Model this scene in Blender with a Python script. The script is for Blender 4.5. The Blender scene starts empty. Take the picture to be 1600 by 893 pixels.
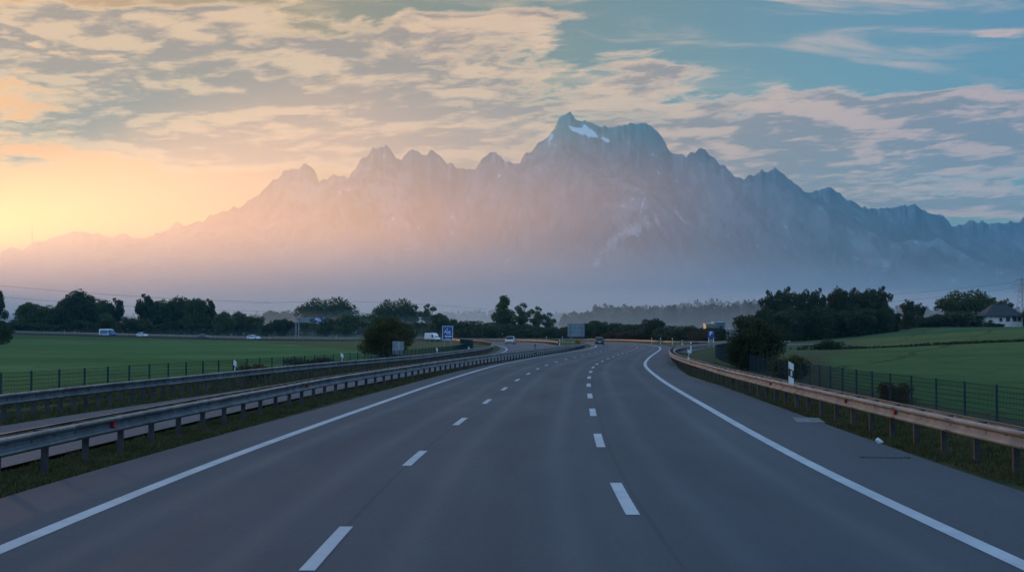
import bpy, bmesh, math, random
import numpy as np
from mathutils import Vector, Matrix, Euler, noise as mnoise

C = bpy.context.scene.collection
SC = bpy.context.scene
R = math.radians
random.seed(7)
rng = np.random.default_rng(7)

# ------------------------------------------------------------------ camera
EYE, F, HOR = 2.45, 2000.0, 520.0            # eye height (m), focal length and horizon row of the photograph (px)
PITCH = math.atan((HOR - 446.5) / F)
cam = bpy.data.cameras.new('camera')
cam.sensor_width = 36.0; cam.lens = 36.0 * F / 1600.0
cam.clip_start = 0.2; cam.clip_end = 60000.0
camo = bpy.data.objects.new('camera', cam); C.objects.link(camo)
camo.location = (0, 0, EYE); camo.rotation_euler = (R(90) + PITCH, 0, 0)
SC.camera = camo

# ------------------------------------------------------------------ light
SUN_AZ, SUN_EL = R(-29.5), R(4.2)            # azimuth from the view axis (left negative), elevation
SKY_STRENGTH = 0.10
SUN_STRENGTH = 5.0
SUN_COLOR = (1.0, 0.46, 0.15)
SUN_ANGLE = R(3.0)
HAZE_DENSITY = 0.00007
HAZE_COLOR = (0.18, 0.68, 1.0)
HAZE_ANISO = 0.30
MIST_DENSITY = 0.0016
GLOW_MIST = 0.00036
GROUND_MIST = 0.0015
MIST_COLOR = (0.86, 0.95, 1.0)
EXPOSURE = 1.0

sun = bpy.data.lights.new('sun', 'SUN'); sun.energy = SUN_STRENGTH; sun.angle = SUN_ANGLE; sun.color = SUN_COLOR
suno = bpy.data.objects.new('sun', sun); C.objects.link(suno)
sdir = Vector((math.sin(SUN_AZ) * math.cos(SUN_EL), math.cos(SUN_AZ) * math.cos(SUN_EL), math.sin(SUN_EL)))
suno.rotation_euler = (-sdir).to_track_quat('-Z', 'Y').to_euler()
suno.location = (-200, 400, 120)

SC.view_settings.view_transform = 'Standard'; SC.view_settings.look = 'None'
SC.view_settings.exposure = EXPOSURE; SC.view_settings.gamma = 1.0
SC.view_settings.use_curve_mapping = False
SC.render.engine = 'CYCLES'
SC.cycles.use_denoising = True
SC.cycles.max_bounces = 6
SC.cycles.diffuse_bounces = 3
SC.cycles.volume_bounces = 3


class NT:
    """small helper for writing node graphs"""
    def __init__(self, tree):
        self.t = tree; tree.nodes.clear()
    def n(self, kind, **kw):
        nd = self.t.nodes.new(kind)
        for k, v in kw.items():
            setattr(nd, k, v)
        return nd
    def put(self, sock, v):
        if v is None: return
        if hasattr(v, 'is_output'): self.t.links.new(v, sock)
        else: sock.default_value = v
    def m(self, op, a, b=None, c=None, clamp=False):
        nd = self.n('ShaderNodeMath', operation=op); nd.use_clamp = clamp
        self.put(nd.inputs[0], a); self.put(nd.inputs[1], b); self.put(nd.inputs[2], c)
        return nd.outputs[0]
    def vm(self, op, a, b=None):
        nd = self.n('ShaderNodeVectorMath', operation=op)
        self.put(nd.inputs[0], a); self.put(nd.inputs[1], b)
        return nd.outputs['Value'] if op in ('DOT_PRODUCT', 'LENGTH', 'DISTANCE') else nd.outputs[0]
    def xyz(self, v):
        nd = self.n('ShaderNodeSeparateXYZ'); self.put(nd.inputs[0], v); return nd.outputs
    def vec(self, x, y, z=0.0):
        nd = self.n('ShaderNodeCombineXYZ')
        self.put(nd.inputs[0], x); self.put(nd.inputs[1], y); self.put(nd.inputs[2], z)
        return nd.outputs[0]
    def noise(self, v, scale, detail=4.0, rough=0.5, dist=0.0, lac=2.0, color=False):
        nd = self.n('ShaderNodeTexNoise'); self.put(nd.inputs['Vector'], v)
        nd.inputs['Scale'].default_value = scale; nd.inputs['Detail'].default_value = detail
        nd.inputs['Roughness'].default_value = rough; nd.inputs['Distortion'].default_value = dist
        nd.inputs['Lacunarity'].default_value = lac
        return nd.outputs['Color' if color else 'Fac']
    def ss(self, v, lo, hi, a=0.0, b=1.0, kind='SMOOTHSTEP'):
        nd = self.n('ShaderNodeMapRange', interpolation_type=kind)
        self.put(nd.inputs['Value'], v); self.put(nd.inputs['From Min'], lo); self.put(nd.inputs['From Max'], hi)
        self.put(nd.inputs['To Min'], a); self.put(nd.inputs['To Max'], b)
        return nd.outputs[0]
    def mix(self, f, a, b, blend='MIX'):
        nd = self.n('ShaderNodeMix', data_type='RGBA', blend_type=blend)
        def col(v): return (*v, 1.0) if isinstance(v, tuple) and len(v) == 3 else v
        self.put(nd.inputs[0], f); self.put(nd.inputs[6], col(a)); self.put(nd.inputs[7], col(b))
        return nd.outputs[2]
    def fmix(self, f, a, b):
        nd = self.n('ShaderNodeMix', data_type='FLOAT')
        self.put(nd.inputs[0], f); self.put(nd.inputs[2], a); self.put(nd.inputs[3], b)
        return nd.outputs[0]


# ------------------------------------------------------------------ sky: Nishita with a broken cloud deck lit from the left
world = bpy.data.worlds.new('World'); SC.world = world; world.use_nodes = True
w = NT(world.node_tree)
tc = w.n('ShaderNodeTexCoord').outputs['Generated']
sky = w.n('ShaderNodeTexSky', sky_type='NISHITA')
sky.sun_disc = False; sky.sun_elevation = SUN_EL; sky.sun_rotation = SUN_AZ
sky.altitude = 400; sky.air_density = 1.0; sky.dust_density = 2.2; sky.ozone_density = 2.0
dx, dy, dz = w.xyz(tc)
zc = w.m('MAXIMUM', dz, 0.0)
yc = w.m('MAXIMUM', w.m('ABSOLUTE', dy), 0.25)
A = w.m('MULTIPLY', w.m('DIVIDE', dx, yc), 2.0)            # tangent of the azimuth x 2
B = w.m('MULTIPLY', w.m('DIVIDE', zc, yc), 2.0)            # tangent of the elevation x 2
den = w.m('ADD', w.m('DIVIDE', zc, yc), 0.085)
PX = w.m('DIVIDE', w.m('DIVIDE', dx, yc), den)
PY = w.m('DIVIDE', 1.0, den)
PYt = w.m('ADD', PY, w.m('MULTIPLY', PX, 0.25))            # slight slant of the cloud streets
P = w.vec(PX, PYt, 0.0)

def blob(ca, cb, ra, rb, amp, tilt=0.0):
    u = w.m('DIVIDE', w.m('SUBTRACT', A, ca), ra)
    bb = w.m('SUBTRACT', w.m('SUBTRACT', B, cb), w.m('MULTIPLY', w.m('SUBTRACT', A, ca), tilt))
    v = w.m('DIVIDE', bb, rb)
    r2 = w.m('ADD', w.m('MULTIPLY', u, u), w.m('MULTIPLY', v, v))
    return w.m('MULTIPLY', w.m('EXPONENT', w.m('MULTIPLY', r2, -1.0)), amp)
cover = None
for bl in [(-.50, .40, .42, .11, .13), (-.20, .36, .26, .085, .22), (-.62, .335, .22, .035, .12), (-.36, .29, .20, .02, .16), (.30, .285, .30, .04, .10), (.58, .305, .34, .085, .34, .03),
           (.24, .42, .12, .022, .20), (-.06, .475, .12, .035, .15), (.70, .475, .13, .012, .13), (-.50, .285, .22, .02, .12),
           (.74, .20, .20, .020, .20), (.10, .50, .18, .012, .14), (.5, .19, .12, .01, .14),
           (.55, .43, .30, .045, -.22), (-.72, .45, .30, .06, .15), (-.60, .50, .25, .03, .08), (.30, .50, .5, .04, -.10), (-.75, .20, .35, .06, -.10), (.15, .345, .10, .04, .10)]:
    b_ = blob(*bl); cover = b_ if cover is None else w.m('ADD', cover, b_)

def cloud_density(off):
    p = w.vm('ADD', P, off)
    warp = w.vm('SCALE', w.vm('SUBTRACT', w.noise(p, 2.3, 3.0, .55, color=True), (0.5, 0.5, 0.5)), None)
    warp.node.inputs['Scale'].default_value = 0.20
    q = w.vm('ADD', p, warp)
    base = w.noise(q, 3.1, 9.0, .60)
    fine = w.noise(w.vm('MULTIPLY', q, (1.0, 1.6, 1.0)), 9.0, 6.0, .62)
    return w.m('ADD', w.m('MULTIPLY', base, .80), w.m('MULTIPLY', fine, .20))
cover = w.m('SUBTRACT', cover, w.m('MULTIPLY', w.ss(w.m('DIVIDE', dz, 1.0), .26, .42), .22))    # clear blue overhead
cover = w.m('SUBTRACT', cover, w.m('MULTIPLY', w.ss(dy, .55, .1), .10))
d0 = w.m('ADD', cloud_density((0.0, 0.0, 0.0)), cover)
d1 = w.m('ADD', cloud_density((-.05, .10, 0.0)), cover)
alpha = w.ss(d0, .53, .64)
thick = w.ss(d0, .565, .665)
rim = w.ss(w.m('SUBTRACT', d0, d1), -.03, .09)
sunv = w.vm('DOT_PRODUCT', tc, tuple(sdir))
near_sun = w.ss(sunv, .62, .975)
warm = w.ss(sunv, .60, .94)
lit = w.mix(warm, (4.8, 2.85, 2.45), (7.0, 3.95, 1.85))
dark = w.mix(warm, (1.30, .98, 1.20), (2.5, 1.22, .80))
ccol = w.mix(thick, lit, dark)
ccol = w.mix(w.m('MULTIPLY', rim, .65), ccol, lit)
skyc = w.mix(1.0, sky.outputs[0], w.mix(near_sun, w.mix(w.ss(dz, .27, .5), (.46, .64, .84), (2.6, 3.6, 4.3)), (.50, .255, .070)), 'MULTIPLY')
# high veil: faint streaks low over the horizon
veil = w.noise(w.vec(w.m('MULTIPLY', A, 1.1), w.m('MULTIPLY', B, 17.0), 3.0), 2.0, 6.0, .55, .3)
veil = w.m('MULTIPLY', w.ss(veil, .46, .72), w.ss(B, .36, .16))
skyv = w.mix(w.m('MULTIPLY', veil, .35), skyc, lit)
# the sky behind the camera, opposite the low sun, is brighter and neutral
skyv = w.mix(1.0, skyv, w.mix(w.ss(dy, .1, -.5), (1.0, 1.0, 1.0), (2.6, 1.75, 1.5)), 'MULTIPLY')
# thin high cirrus in the upper sky
cir = w.noise(w.vec(w.m('ADD', w.m('MULTIPLY', A, 1.3), w.m('MULTIPLY', B, 1.2)), w.m('MULTIPLY', B, 9.0), 8.0), 2.4, 8.0, .62, .5)
skyv = w.mix(w.m('MULTIPLY', w.m('MULTIPLY', w.ss(cir, .47, .72), w.ss(B, .32, .46)), .55), skyv, lit)
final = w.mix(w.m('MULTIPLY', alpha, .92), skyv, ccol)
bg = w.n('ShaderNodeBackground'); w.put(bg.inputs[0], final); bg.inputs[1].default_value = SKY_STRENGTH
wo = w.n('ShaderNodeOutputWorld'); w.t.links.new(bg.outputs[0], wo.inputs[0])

# ------------------------------------------------------------------ object helpers
def tag(o, label=None, cat=None, group=None, kind=None):
    if label: o['label'] = label
    if cat: o['category'] = cat
    if group: o['group'] = group
    if kind: o['kind'] = kind
    return o

def empty(name, loc, rz=0.0, label=None, cat=None, group=None):
    o = bpy.data.objects.new(name, None); C.objects.link(o)
    o.location = loc; o.rotation_euler = (0, 0, rz); o.empty_display_size = .3
    return tag(o, label, cat, group)

def mesh_obj(name, verts, faces, mat, parent=None, smooth=False, mats=None, fmat=None):
    me = bpy.data.meshes.new(name)
    me.from_pydata([tuple(v) for v in verts], [], faces); me.update()
    for mm in (mats or [mat]): me.materials.append(mm)
    if fmat is not None: me.polygons.foreach_set('material_index', fmat)
    if smooth: me.polygons.foreach_set('use_smooth', [True] * len(me.polygons))
    o = bpy.data.objects.new(name, me); C.objects.link(o)
    if parent: o.parent = parent
    return o

def copy_tree(o, parent=None):
    c = o.copy(); C.objects.link(c); c.parent = parent
    for ch in list(o.children): copy_tree(ch, c)
    return c

class MB:
    """collects simple solids; build() links them as one mesh object"""
    def __init__(self): self.v = []; self.f = []; self.m = []
    def add(self, vs, fs, mi=0):
        k = len(self.v); self.v += [tuple(p) for p in vs]; self.f += [tuple(i + k for i in f) for f in fs]; self.m += [mi] * len(fs)
    def box(self, c, s, rz=0.0, mi=0, rot=None):
        hx, hy, hz = s[0] / 2, s[1] / 2, s[2] / 2
        vs = [Vector((x, y, z)) for z in (-hz, hz) for x, y in ((-hx, -hy), (hx, -hy), (hx, hy), (-hx, hy))]
        M = rot if rot is not None else Matrix.Rotation(rz, 3, 'Z')
        vs = [M @ p + Vector(c) for p in vs]
        self.add(vs, [(3, 2, 1, 0), (4, 5, 6, 7), (0, 1, 5, 4), (1, 2, 6, 5), (2, 3, 7, 6), (3, 0, 4, 7)], mi)
    def bar(self, a, b, wd, dp=None, mi=0):
        a, b = Vector(a), Vector(b); d = (b - a).normalized(); dp = dp or wd
        up = Vector((0, 0, 1)) if abs(d.z) < .95 else Vector((0, 1, 0))
        s = d.cross(up).normalized() * wd / 2; t = s.cross(d).normalized() * dp / 2
        vs = [p + q for p in (a, b) for q in (-s - t, s - t, s + t, -s + t)]
        self.add(vs, [(0, 1, 2, 3), (7, 6, 5, 4), (0, 4, 5, 1), (1, 5, 6, 2), (2, 6, 7, 3), (3, 7, 4, 0)], mi)
    def tube(self, pts, rad, n=8, mi=0, cap=True):
        pts = [Vector(p) for p in pts]; rads = rad if isinstance(rad, (list, tuple)) else [rad] * len(pts)
        k = len(self.v); u = None
        for i, p in enumerate(pts):
            d = (pts[min(i + 1, len(pts) - 1)] - pts[max(i - 1, 0)]).normalized()
            if u is None:
                u = d.cross(Vector((0, 0, 1)) if abs(d.z) < .9 else Vector((1, 0, 0))).normalized()
            u = (u - d * u.dot(d)).normalized(); v = d.cross(u)
            for j in range(n):
                a = 2 * math.pi * j / n
                self.v.append(tuple(p + (u * math.cos(a) + v * math.sin(a)) * rads[i]))
        for i in range(len(pts) - 1):
            for j in range(n):
                a = k + i * n + j; b = k + i * n + (j + 1) % n
                self.f.append((a, b, b + n, a + n)); self.m.append(mi)
        if cap:
            self.f.append(tuple(k + j for j in range(n))[::-1]); self.f.append(tuple(k + (len(pts) - 1) * n + j for j in range(n))); self.m += [mi, mi]
    def build(self, name, mat, parent=None, smooth=False, mats=None):
        return mesh_obj(name, self.v, self.f, mat, parent, smooth, mats, self.m)

# ------------------------------------------------------------------ materials
def principled(name, color, rough=.6, metal=0.0, spec=.5):
    m = bpy.data.materials.new(name); m.use_nodes = True
    t = NT(m.node_tree); b = t.n('ShaderNodeBsdfPrincipled'); o = t.n('ShaderNodeOutputMaterial')
    t.t.links.new(b.outputs[0], o.inputs[0])
    b.inputs['Base Color'].default_value = (*color, 1); b.inputs['Roughness'].default_value = rough
    b.inputs['Metallic'].default_value = metal; b.inputs['Specular IOR Level'].default_value = spec
    return m, t, b

def worn(name, c1, c2, rough=.6, metal=0.0, scale=3.0, spec=.5, stretch=(1, 1, 1), bump=0.0):
    """a paint or metal whose colour drifts between two tones with dirt"""
    m, t, b = principled(name, c1, rough, metal, spec)
    p = t.n('ShaderNodeTexCoord').outputs['Object']
    v = t.vm('MULTIPLY', p, stretch)
    n1 = t.noise(v, scale, 6, .62)
    t.put(b.inputs['Base Color'], t.mix(t.ss(n1, .32, .7), c1, c2))
    t.put(b.inputs['Roughness'], t.ss(n1, .3, .7, rough - .08, rough + .12, 'LINEAR'))
    if bump:
        bp = t.n('ShaderNodeBump'); bp.inputs['Strength'].default_value = bump; bp.inputs['Distance'].default_value = .02
        t.put(bp.inputs['Height'], n1); t.put(b.inputs['Normal'], bp.outputs[0])
    return m

# ------------------------------------------------------------------ plan curves (x to the right, y ahead, metres)
def spline(pts, step=1.0, smooth=0):
    """Catmull-Rom through the points, resampled evenly"""
    p = np.array(pts, float)
    if p.shape[1] == 2: p = np.c_[p, np.zeros(len(p))]
    e = np.vstack([2 * p[0] - p[1], p, 2 * p[-1] - p[-2]])
    out = []
    for i in range(1, len(e) - 2):
        p0, p1, p2, p3 = e[i - 1:i + 3]
        n = max(4, int(np.linalg.norm(p2 - p1) / .5))
        # centripetal form keeps the bends free of loops
        t0 = 0; t1 = np.linalg.norm(p1 - p0) ** .5 + 1e-6; t2 = t1 + np.linalg.norm(p2 - p1) ** .5 + 1e-6; t3 = t2 + np.linalg.norm(p3 - p2) ** .5 + 1e-6
        t = np.linspace(t1, t2, n, endpoint=False)[:, None]
        a1 = (t1 - t) / (t1 - t0) * p0 + (t - t0) / (t1 - t0) * p1
        a2 = (t2 - t) / (t2 - t1) * p1 + (t - t1) / (t2 - t1) * p2
        a3 = (t3 - t) / (t3 - t2) * p2 + (t - t2) / (t3 - t2) * p3
        b1 = (t2 - t) / (t2 - t0) * a1 + (t - t0) / (t2 - t0) * a2
        b2 = (t3 - t) / (t3 - t1) * a2 + (t - t1) / (t3 - t1) * a3
        out.append((t2 - t) / (t2 - t1) * b1 + (t - t1) / (t2 - t1) * b2)
    q = np.vstack(out + [p[-1:]])
    return resample(q, step, smooth)

def resample(q, step, smooth=0):
    s = np.r_[0, np.cumsum(np.linalg.norm(np.diff(q[:, :2], axis=0), axis=1))]
    n = max(2, int(s[-1] / step) + 1); ss_ = np.linspace(0, s[-1], n)
    r = np.c_[[np.interp(ss_, s, q[:, k]) for k in range(q.shape[1])]].T
    if smooth:
        k = np.exp(-np.linspace(-2, 2, 2 * smooth + 1) ** 2); k /= k.sum()
        pad = np.vstack([2 * r[0] - r[1:smooth + 1][::-1], r, 2 * r[-1] - r[-smooth - 1:-1][::-1]])
        r = np.c_[[np.convolve(pad[:, j], k, 'valid') for j in range(r.shape[1])]].T
    return r

def normals(c):
    d = np.gradient(c[:, :2], axis=0); d /= np.linalg.norm(d, axis=1)[:, None]
    return np.c_[d[:, 1], -d[:, 0]]                  # to the right of travel

def offset(c, o):
    r = c.copy(); r[:, :2] += normals(c) * (o[:, None] if hasattr(o, '__len__') else o); return r

def road_z(x, y):
    zx = np.interp(x, [-420, -280, -200, -140, -88, -50, 0], [4.2, 3.3, 2.5, 1.35, .35, .05, 0.0])
    return np.where(np.asarray(y) > 330, zx, 0.0)

main_c = spline([(-.25, -25), (-.22, 0), (-.2, 14), (-.1, 22), (.38, 33.6), (.82, 42), (1.5, 55), (2.4, 70), (4.55, 98), (7.3, 122), (11.1, 151),
                 (16.3, 190), (19.0, 213), (20.9, 233), (23.0, 272), (23.0, 318), (19.0, 352), (8, 382), (-10, 402), (-45, 424),
                 (-90, 452), (-146, 487), (-205, 521), (-300, 572), (-420, 630)], 1.0, 9)
railA_p = spline([(-9.0, -12), (-8.9, 0), (-8.65, 12), (-8.4, 22), (-8.2, 28), (-7.65, 39), (-7.1, 50), (-5.9, 63), (-4.4, 79), (-1.4, 105), (1.95, 130), (5.0, 153), (8.1, 177), (11.3, 207), (12.9, 228), (13.5, 238)], 1.0, 5)
railB_p = spline([(-14.6, 4), (-14.45, 22), (-14.25, 36), (-13.95, 42), (-12.9, 53.4), (-11.4, 70), (-9.4, 84), (-7.35, 100), (-5.3, 128), (-3.7, 153), (-2.9, 181), (-3.3, 218), (-5.4, 262), (-10.3, 315),
                  (-20, 350), (-42, 375), (-85, 404), (-140, 438), (-195, 470), (-290, 520), (-420, 590)], 1.0, 6)
railC_p = spline([(9.5, 258), (8.6, 300), (3.6, 338), (-8, 366), (-28, 388), (-60, 408), (-101, 434), (-157, 470), (-214, 504), (-300, 548), (-420, 612)], 1.0, 5)
railR_p = spline([(9.0, -10), (9.0, 4), (9.02, 14), (9.05, 25), (9.25, 33), (9.75, 49), (10.1, 58), (10.9, 72), (12.6, 97), (14.6, 117), (18.2, 145), (23.2, 175), (29, 200), (38, 232), (52, 268)], 1.0, 5)
farR = offset(main_c, 9.6)
i0 = int(np.argmin(np.abs(farR[:, 1] - 292)))
farR_p = np.vstack([spline([(62, 286), (48, 276), (38, 270), (34.2, 276)], 1.0), farR[i0:]])
farR_p = resample(farR_p, 1.0, 8)
onc_right = spline([(-9.8, -12), (-9.6, 10), (-9.3, 24), (-8.9, 34), (-8.3, 46), (-6.9, 63), (-5.3, 79), (-2.3, 105), (1.1, 130), (4.1, 153), (7.2, 177), (10.3, 207), (11.6, 228), (10.6, 250), (8.4, 262), (7.6, 300), (2.7, 337), (-9, 364), (-29, 386), (-61, 406), (-102, 432), (-158, 468), (-215, 502), (-301, 546), (-420, 610)], 1.0, 6)
onc_left = spline([(-13.9, -12), (-13.7, 20), (-13.5, 35), (-12.9, 42), (-11.9, 53.4), (-10.4, 70), (-8.4, 84), (-6.3, 100), (-4.2, 128), (-2.6, 153), (-1.8, 181), (-2.2, 218), (-4.3, 262), (-9.3, 315), (-19, 351), (-41.5, 376), (-84.5, 405), (-139.5, 439), (-194.5, 471), (-289, 521), (-420, 591)], 1.0, 6)
fenceL_p = spline([(-20.5, 14), (-19.6, 30), (-18.9, 42), (-17.5, 50.4), (-16.2, 58.6), (-14.8, 67), (-12.7, 80.5), (-10.9, 92), (-9.3, 105), (-7.6, 125), (-6.3, 150), (-5.9, 180), (-6.6, 218), (-8.4, 262), (-12.5, 308)], .5, 8)
fenceR_p = spline([(13.6, 6), (13.6, 24), (13.6, 37), (13.55, 45), (13.9, 56), (15.3, 78), (17.0, 96), (19.5, 120), (23.5, 148), (29, 177), (36, 204), (46, 234)], .5, 8)

# ------------------------------------------------------------------ terrain
corr = np.vstack([main_c[::2], offset(main_c, 7)[::2], offset(main_c, -7)[::2], onc_left[::2], onc_right[::2], railA_p[::2], railR_p[::2, :],
                  railC_p[::2]])
corr_z = road_z(corr[:, 0], corr[:, 1])
# field outlines (plan polygons)
fieldL = np.array([(-40, 4), (-23.5, 10), (-22.4, 30), (-21, 44), (-19, 55), (-17, 68), (-15, 82), (-13, 95), (-14, 120), (-17, 160), (-22, 200), (-26, 218), (-45, 280), (-72, 362), (-98, 398),
                   (-145, 428), (-200, 462), (-300, 515), (-420, 575), (-420, 200), (-300, 60), (-150, 4)], float)
fieldR = np.array([(15.2, 4), (15.2, 30), (15.3, 48), (16.3, 62), (20, 80), (26, 105), (34, 140), (47, 180), (66, 240), (82, 300), (92, 352), (150, 372), (240, 405), (420, 430), (420, 200), (300, 60), (150, 4)], float)

def poly_sd(px, py, poly):
    """signed distance, positive inside"""
    d = np.full(px.shape, 1e9); ins = np.zeros(px.shape, bool)
    n = len(poly)
    for i in range(n):
        x1, y1 = poly[i]; x2, y2 = poly[(i + 1) % n]
        ex, ey = x2 - x1, y2 - y1
        t = np.clip(((px - x1) * ex + (py - y1) * ey) / (ex * ex + ey * ey), 0, 1)
        d = np.minimum(d, np.hypot(px - x1 - t * ex, py - y1 - t * ey))
        c = ((y1 > py) != (y2 > py)) & (px < ex * (py - y1) / (ey if ey else 1e-9) + x1)
        ins ^= c
    return np.where(ins, d, -d)

def sstep(x, a, b):
    t = np.clip((x - a) / (b - a), 0, 1); return t * t * (3 - 2 * t)

def near_corr(px, py):
    """distance to, and level of, the nearest road corridor point"""
    dd = np.full(px.shape, 1e9); zz = np.zeros(px.shape)
    near = (np.abs(px) < 900) & (py > -200) & (py < 900)
    idx = np.nonzero(near)[0]
    for k in range(0, len(idx), 4000):
        j = idx[k:k + 4000]
        d2 = (px[j, None] - corr[None, :, 0]) ** 2 + (py[j, None] - corr[None, :, 1]) ** 2
        a = d2.argmin(1); dd[j] = np.sqrt(d2[np.arange(len(j)), a]); zz[j] = corr_z[a]
    return dd, zz

def ground_z(px, py, detail=True):
    px = np.atleast_1d(np.asarray(px, float)); py = np.atleast_1d(np.asarray(py, float))
    d, zc_ = near_corr(px, py)
    rightx = np.interp(py, [0, 50, 100, 150, 200, 260, 400], [12, 13, 18, 27, 40, 62, 80])
    sR = sstep(px - rightx, 0, 55)
    left = -0.5 + np.interp(py - .25 * px, [0, 230, 520, 800], [0, 0, .9, 2.8])
    right = -0.42 + np.interp(py, [0, 75, 330, 430, 900], [0, 0, 3.45, 4.3, 5.0]) + .0110 * np.clip(px - 85, 0, 160) * sstep(py, 60, 320)
    mid = np.interp(py, [0, 350, 600, 1200], [-.3, -.3, .6, 2.0])
    z = left * (1 - sstep(px, -30, 0)) + mid * sstep(px, -30, 0)
    z = z * (1 - sR) + right * sR
    if detail:
        z = z + .05 * np.sin(px * .31 + 1.3) * np.sin(py * .23) * sstep(d, 3, 10)
    k = sstep(d, 4.2, 13.0)
    z = (zc_ - .09) * (1 - k) + z * k
    far = np.hypot(px, py)
    return z + sstep(far, 900, 5000) * 14.0

def gz(x, y): return float(ground_z([x], [y])[0])

def grass_field_material():
    m, t, b = principled('meadow and verge', (.05, .07, .02), .95, 0, .1)
    pos = t.n('ShaderNodeNewGeometry').outputs['Position']
    aL = t.n('ShaderNodeAttribute', attribute_name='in_left').outputs['Fac']
    aR = t.n('ShaderNodeAttribute', attribute_name='in_right').outputs['Fac']
    x, y, z = t.xyz(pos)
    n_big = t.noise(pos, .035, 5, .6)
    n_mid = t.noise(pos, .6, 6, .65)
    n_fine = t.noise(pos, 9.0, 5, .7)
    # verge: dry and green grass with bare soil
    verge = t.mix(t.ss(n_mid, .35, .68), (.044, .056, .019), (.080, .076, .032))
    verge = t.mix(t.ss(n_fine, .40, .75), verge, (.026, .024, .014))
    rough = t.mix(t.ss(n_mid, .3, .7), (.060, .088, .034), (.046, .076, .024))
    verge = t.mix(t.ss(y, 120, 210), verge, rough)
    # crop rows
    wob = t.m('MULTIPLY', t.noise(pos, .02, 2, .5), 14.0)
    rowL = t.m('SINE', t.m('MULTIPLY', t.m('ADD', t.m('ADD', t.m('MULTIPLY', x, .45), y), wob), 2.2))
    rowL = t.m('MULTIPLY', t.ss(rowL, .2, 1.0), t.ss(n_mid, .3, .6))
    gl = t.mix(t.ss(n_big, .38, .62), (.046, .135, .030), (.088, .172, .058))
    band = t.ss(t.noise(t.vec(t.m('MULTIPLY', x, .012), t.m('MULTIPLY', y, .05), 0.0), 1.0, 4, .6), .42, .60)
    gl = t.mix(t.m('MULTIPLY', band, .55), gl, (.034, .085, .018))
    patchy = t.noise(pos, .22, 7, .7)
    gl = t.mix(t.m('MULTIPLY', t.ss(patchy, .48, .66), .55), gl, (.028, .060, .016))
    gl = t.mix(t.m('MULTIPLY', rowL, .45), gl, (.030, .060, .014))
    gl = t.mix(t.m('MULTIPLY', t.ss(n_fine, .45, .8), .4), gl, (.035, .055, .014))
    tram = t.m('ABSOLUTE', t.m('SUBTRACT', t.m('FRACT', t.m('DIVIDE', t.m('ADD', t.m('ADD', t.m('MULTIPLY', x, .8), t.m('MULTIPLY', y, -.35)), wob), 17.0)), .5))
    tr = t.m('MULTIPLY', t.ss(tram, .030, .012), t.ss(tram, .002, .008))
    gr = t.mix(t.ss(n_big, .36, .64), (.042, .096, .021), (.078, .130, .038))
    gr = t.mix(t.m('MULTIPLY', t.ss(n_mid, .4, .75), .35), gr, (.022, .055, .012))
    gr = t.mix(t.m('MULTIPLY', t.ss(patchy, .46, .64), .5), gr, (.020, .050, .014))
    gr = t.mix(t.m('MULTIPLY', tr, .9), gr, (.016, .034, .010))
    gr = t.mix(t.m('MULTIPLY', t.ss(n_fine, .45, .8), .35), gr, (.018, .045, .010))
    jit = t.m('MULTIPLY', t.m('SUBTRACT', n_mid, .5), 5.0)
    c = t.mix(t.ss(t.m('ADD', aL, jit), -.6, .9), verge, gl)
    c = t.mix(t.ss(t.m('ADD', aR, jit), -.6, .9), c, gr)
    # far country reads as dark woodland floor and meadows
    farw = t.ss(t.vm('LENGTH', pos), 700, 1100)
    c = t.mix(farw, c, t.mix(t.ss(t.noise(pos, .004, 4, .6), .4, .6), (.035, .050, .022), (.055, .075, .03)))
    t.put(b.inputs['Base Color'], c)
    bp = t.n('ShaderNodeBump'); bp.inputs['Strength'].default_value = .6; bp.inputs['Distance'].default_value = .08
    t.put(bp.inputs['Height'], t.m('ADD', n_fine, n_mid)); t.put(b.inputs['Normal'], bp.outputs[0])
    return m
M_GROUND = grass_field_material()

def build_ground():
    az = np.r_[np.linspace(-180, -36, 37)[:-1], np.linspace(-36, -25, 45)[:-1], np.linspace(-25, 25, 300)[:-1], np.linspace(25, 36, 45)[:-1], np.linspace(36, 180, 37)[:-1]]
    az = np.radians(az); na = len(az)
    rr = np.r_[np.geomspace(4, 60, 110)[:-1], np.geomspace(60, 700, 230)[:-1], np.geomspace(700, 14000, 60)]
    nr = len(rr)
    X = (rr[:, None] * np.sin(az)[None, :]).ravel(); Y = (rr[:, None] * np.cos(az)[None, :]).ravel()
    Z = ground_z(X, Y)
    V = np.c_[X, Y, Z]; V = np.vstack([V, [[0, 0, -.09]]])
    i, j = np.meshgrid(np.arange(nr - 1), np.arange(na), indexing='ij')
    j2 = (j + 1) % na
    F4 = np.stack([i * na + j, i * na + j2, (i + 1) * na + j2, (i + 1) * na + j], -1).reshape(-1, 4)[:, ::-1]
    sl = np.clip(poly_sd(V[:, 0], V[:, 1], fieldL), -12, 12); sr = np.clip(poly_sd(V[:, 0], V[:, 1], fieldR), -12, 12)
    inl = sl[F4].mean(1) > 0; inr = sr[F4].mean(1) > 0
    def part(name, fsel, tris=()):
        fl = [tuple(q) for q in F4[fsel]] + list(tris)
        used = np.unique(np.concatenate([F4[fsel].ravel(), np.array([k for t_ in tris for k in t_], int)])) if len(tris) else np.unique(F4[fsel].ravel())
        mp = np.full(len(V), -1); mp[used] = np.arange(len(used))
        fl = [tuple(int(mp[k]) for k in q) for q in fl]
        o = mesh_obj(name, V[used], fl, M_GROUND, smooth=True)
        for nm, arr in (('in_left', sl), ('in_right', sr)):
            o.data.attributes.new(nm, 'FLOAT', 'POINT').data.foreach_set('value', arr[used].astype(np.float32))
        return tag(o, kind='structure')
    part('ground', ~(inl | inr), [(nr * na, (k + 1) % na, k) for k in range(na)])
    part('field', inl); part('field', inr)
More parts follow.
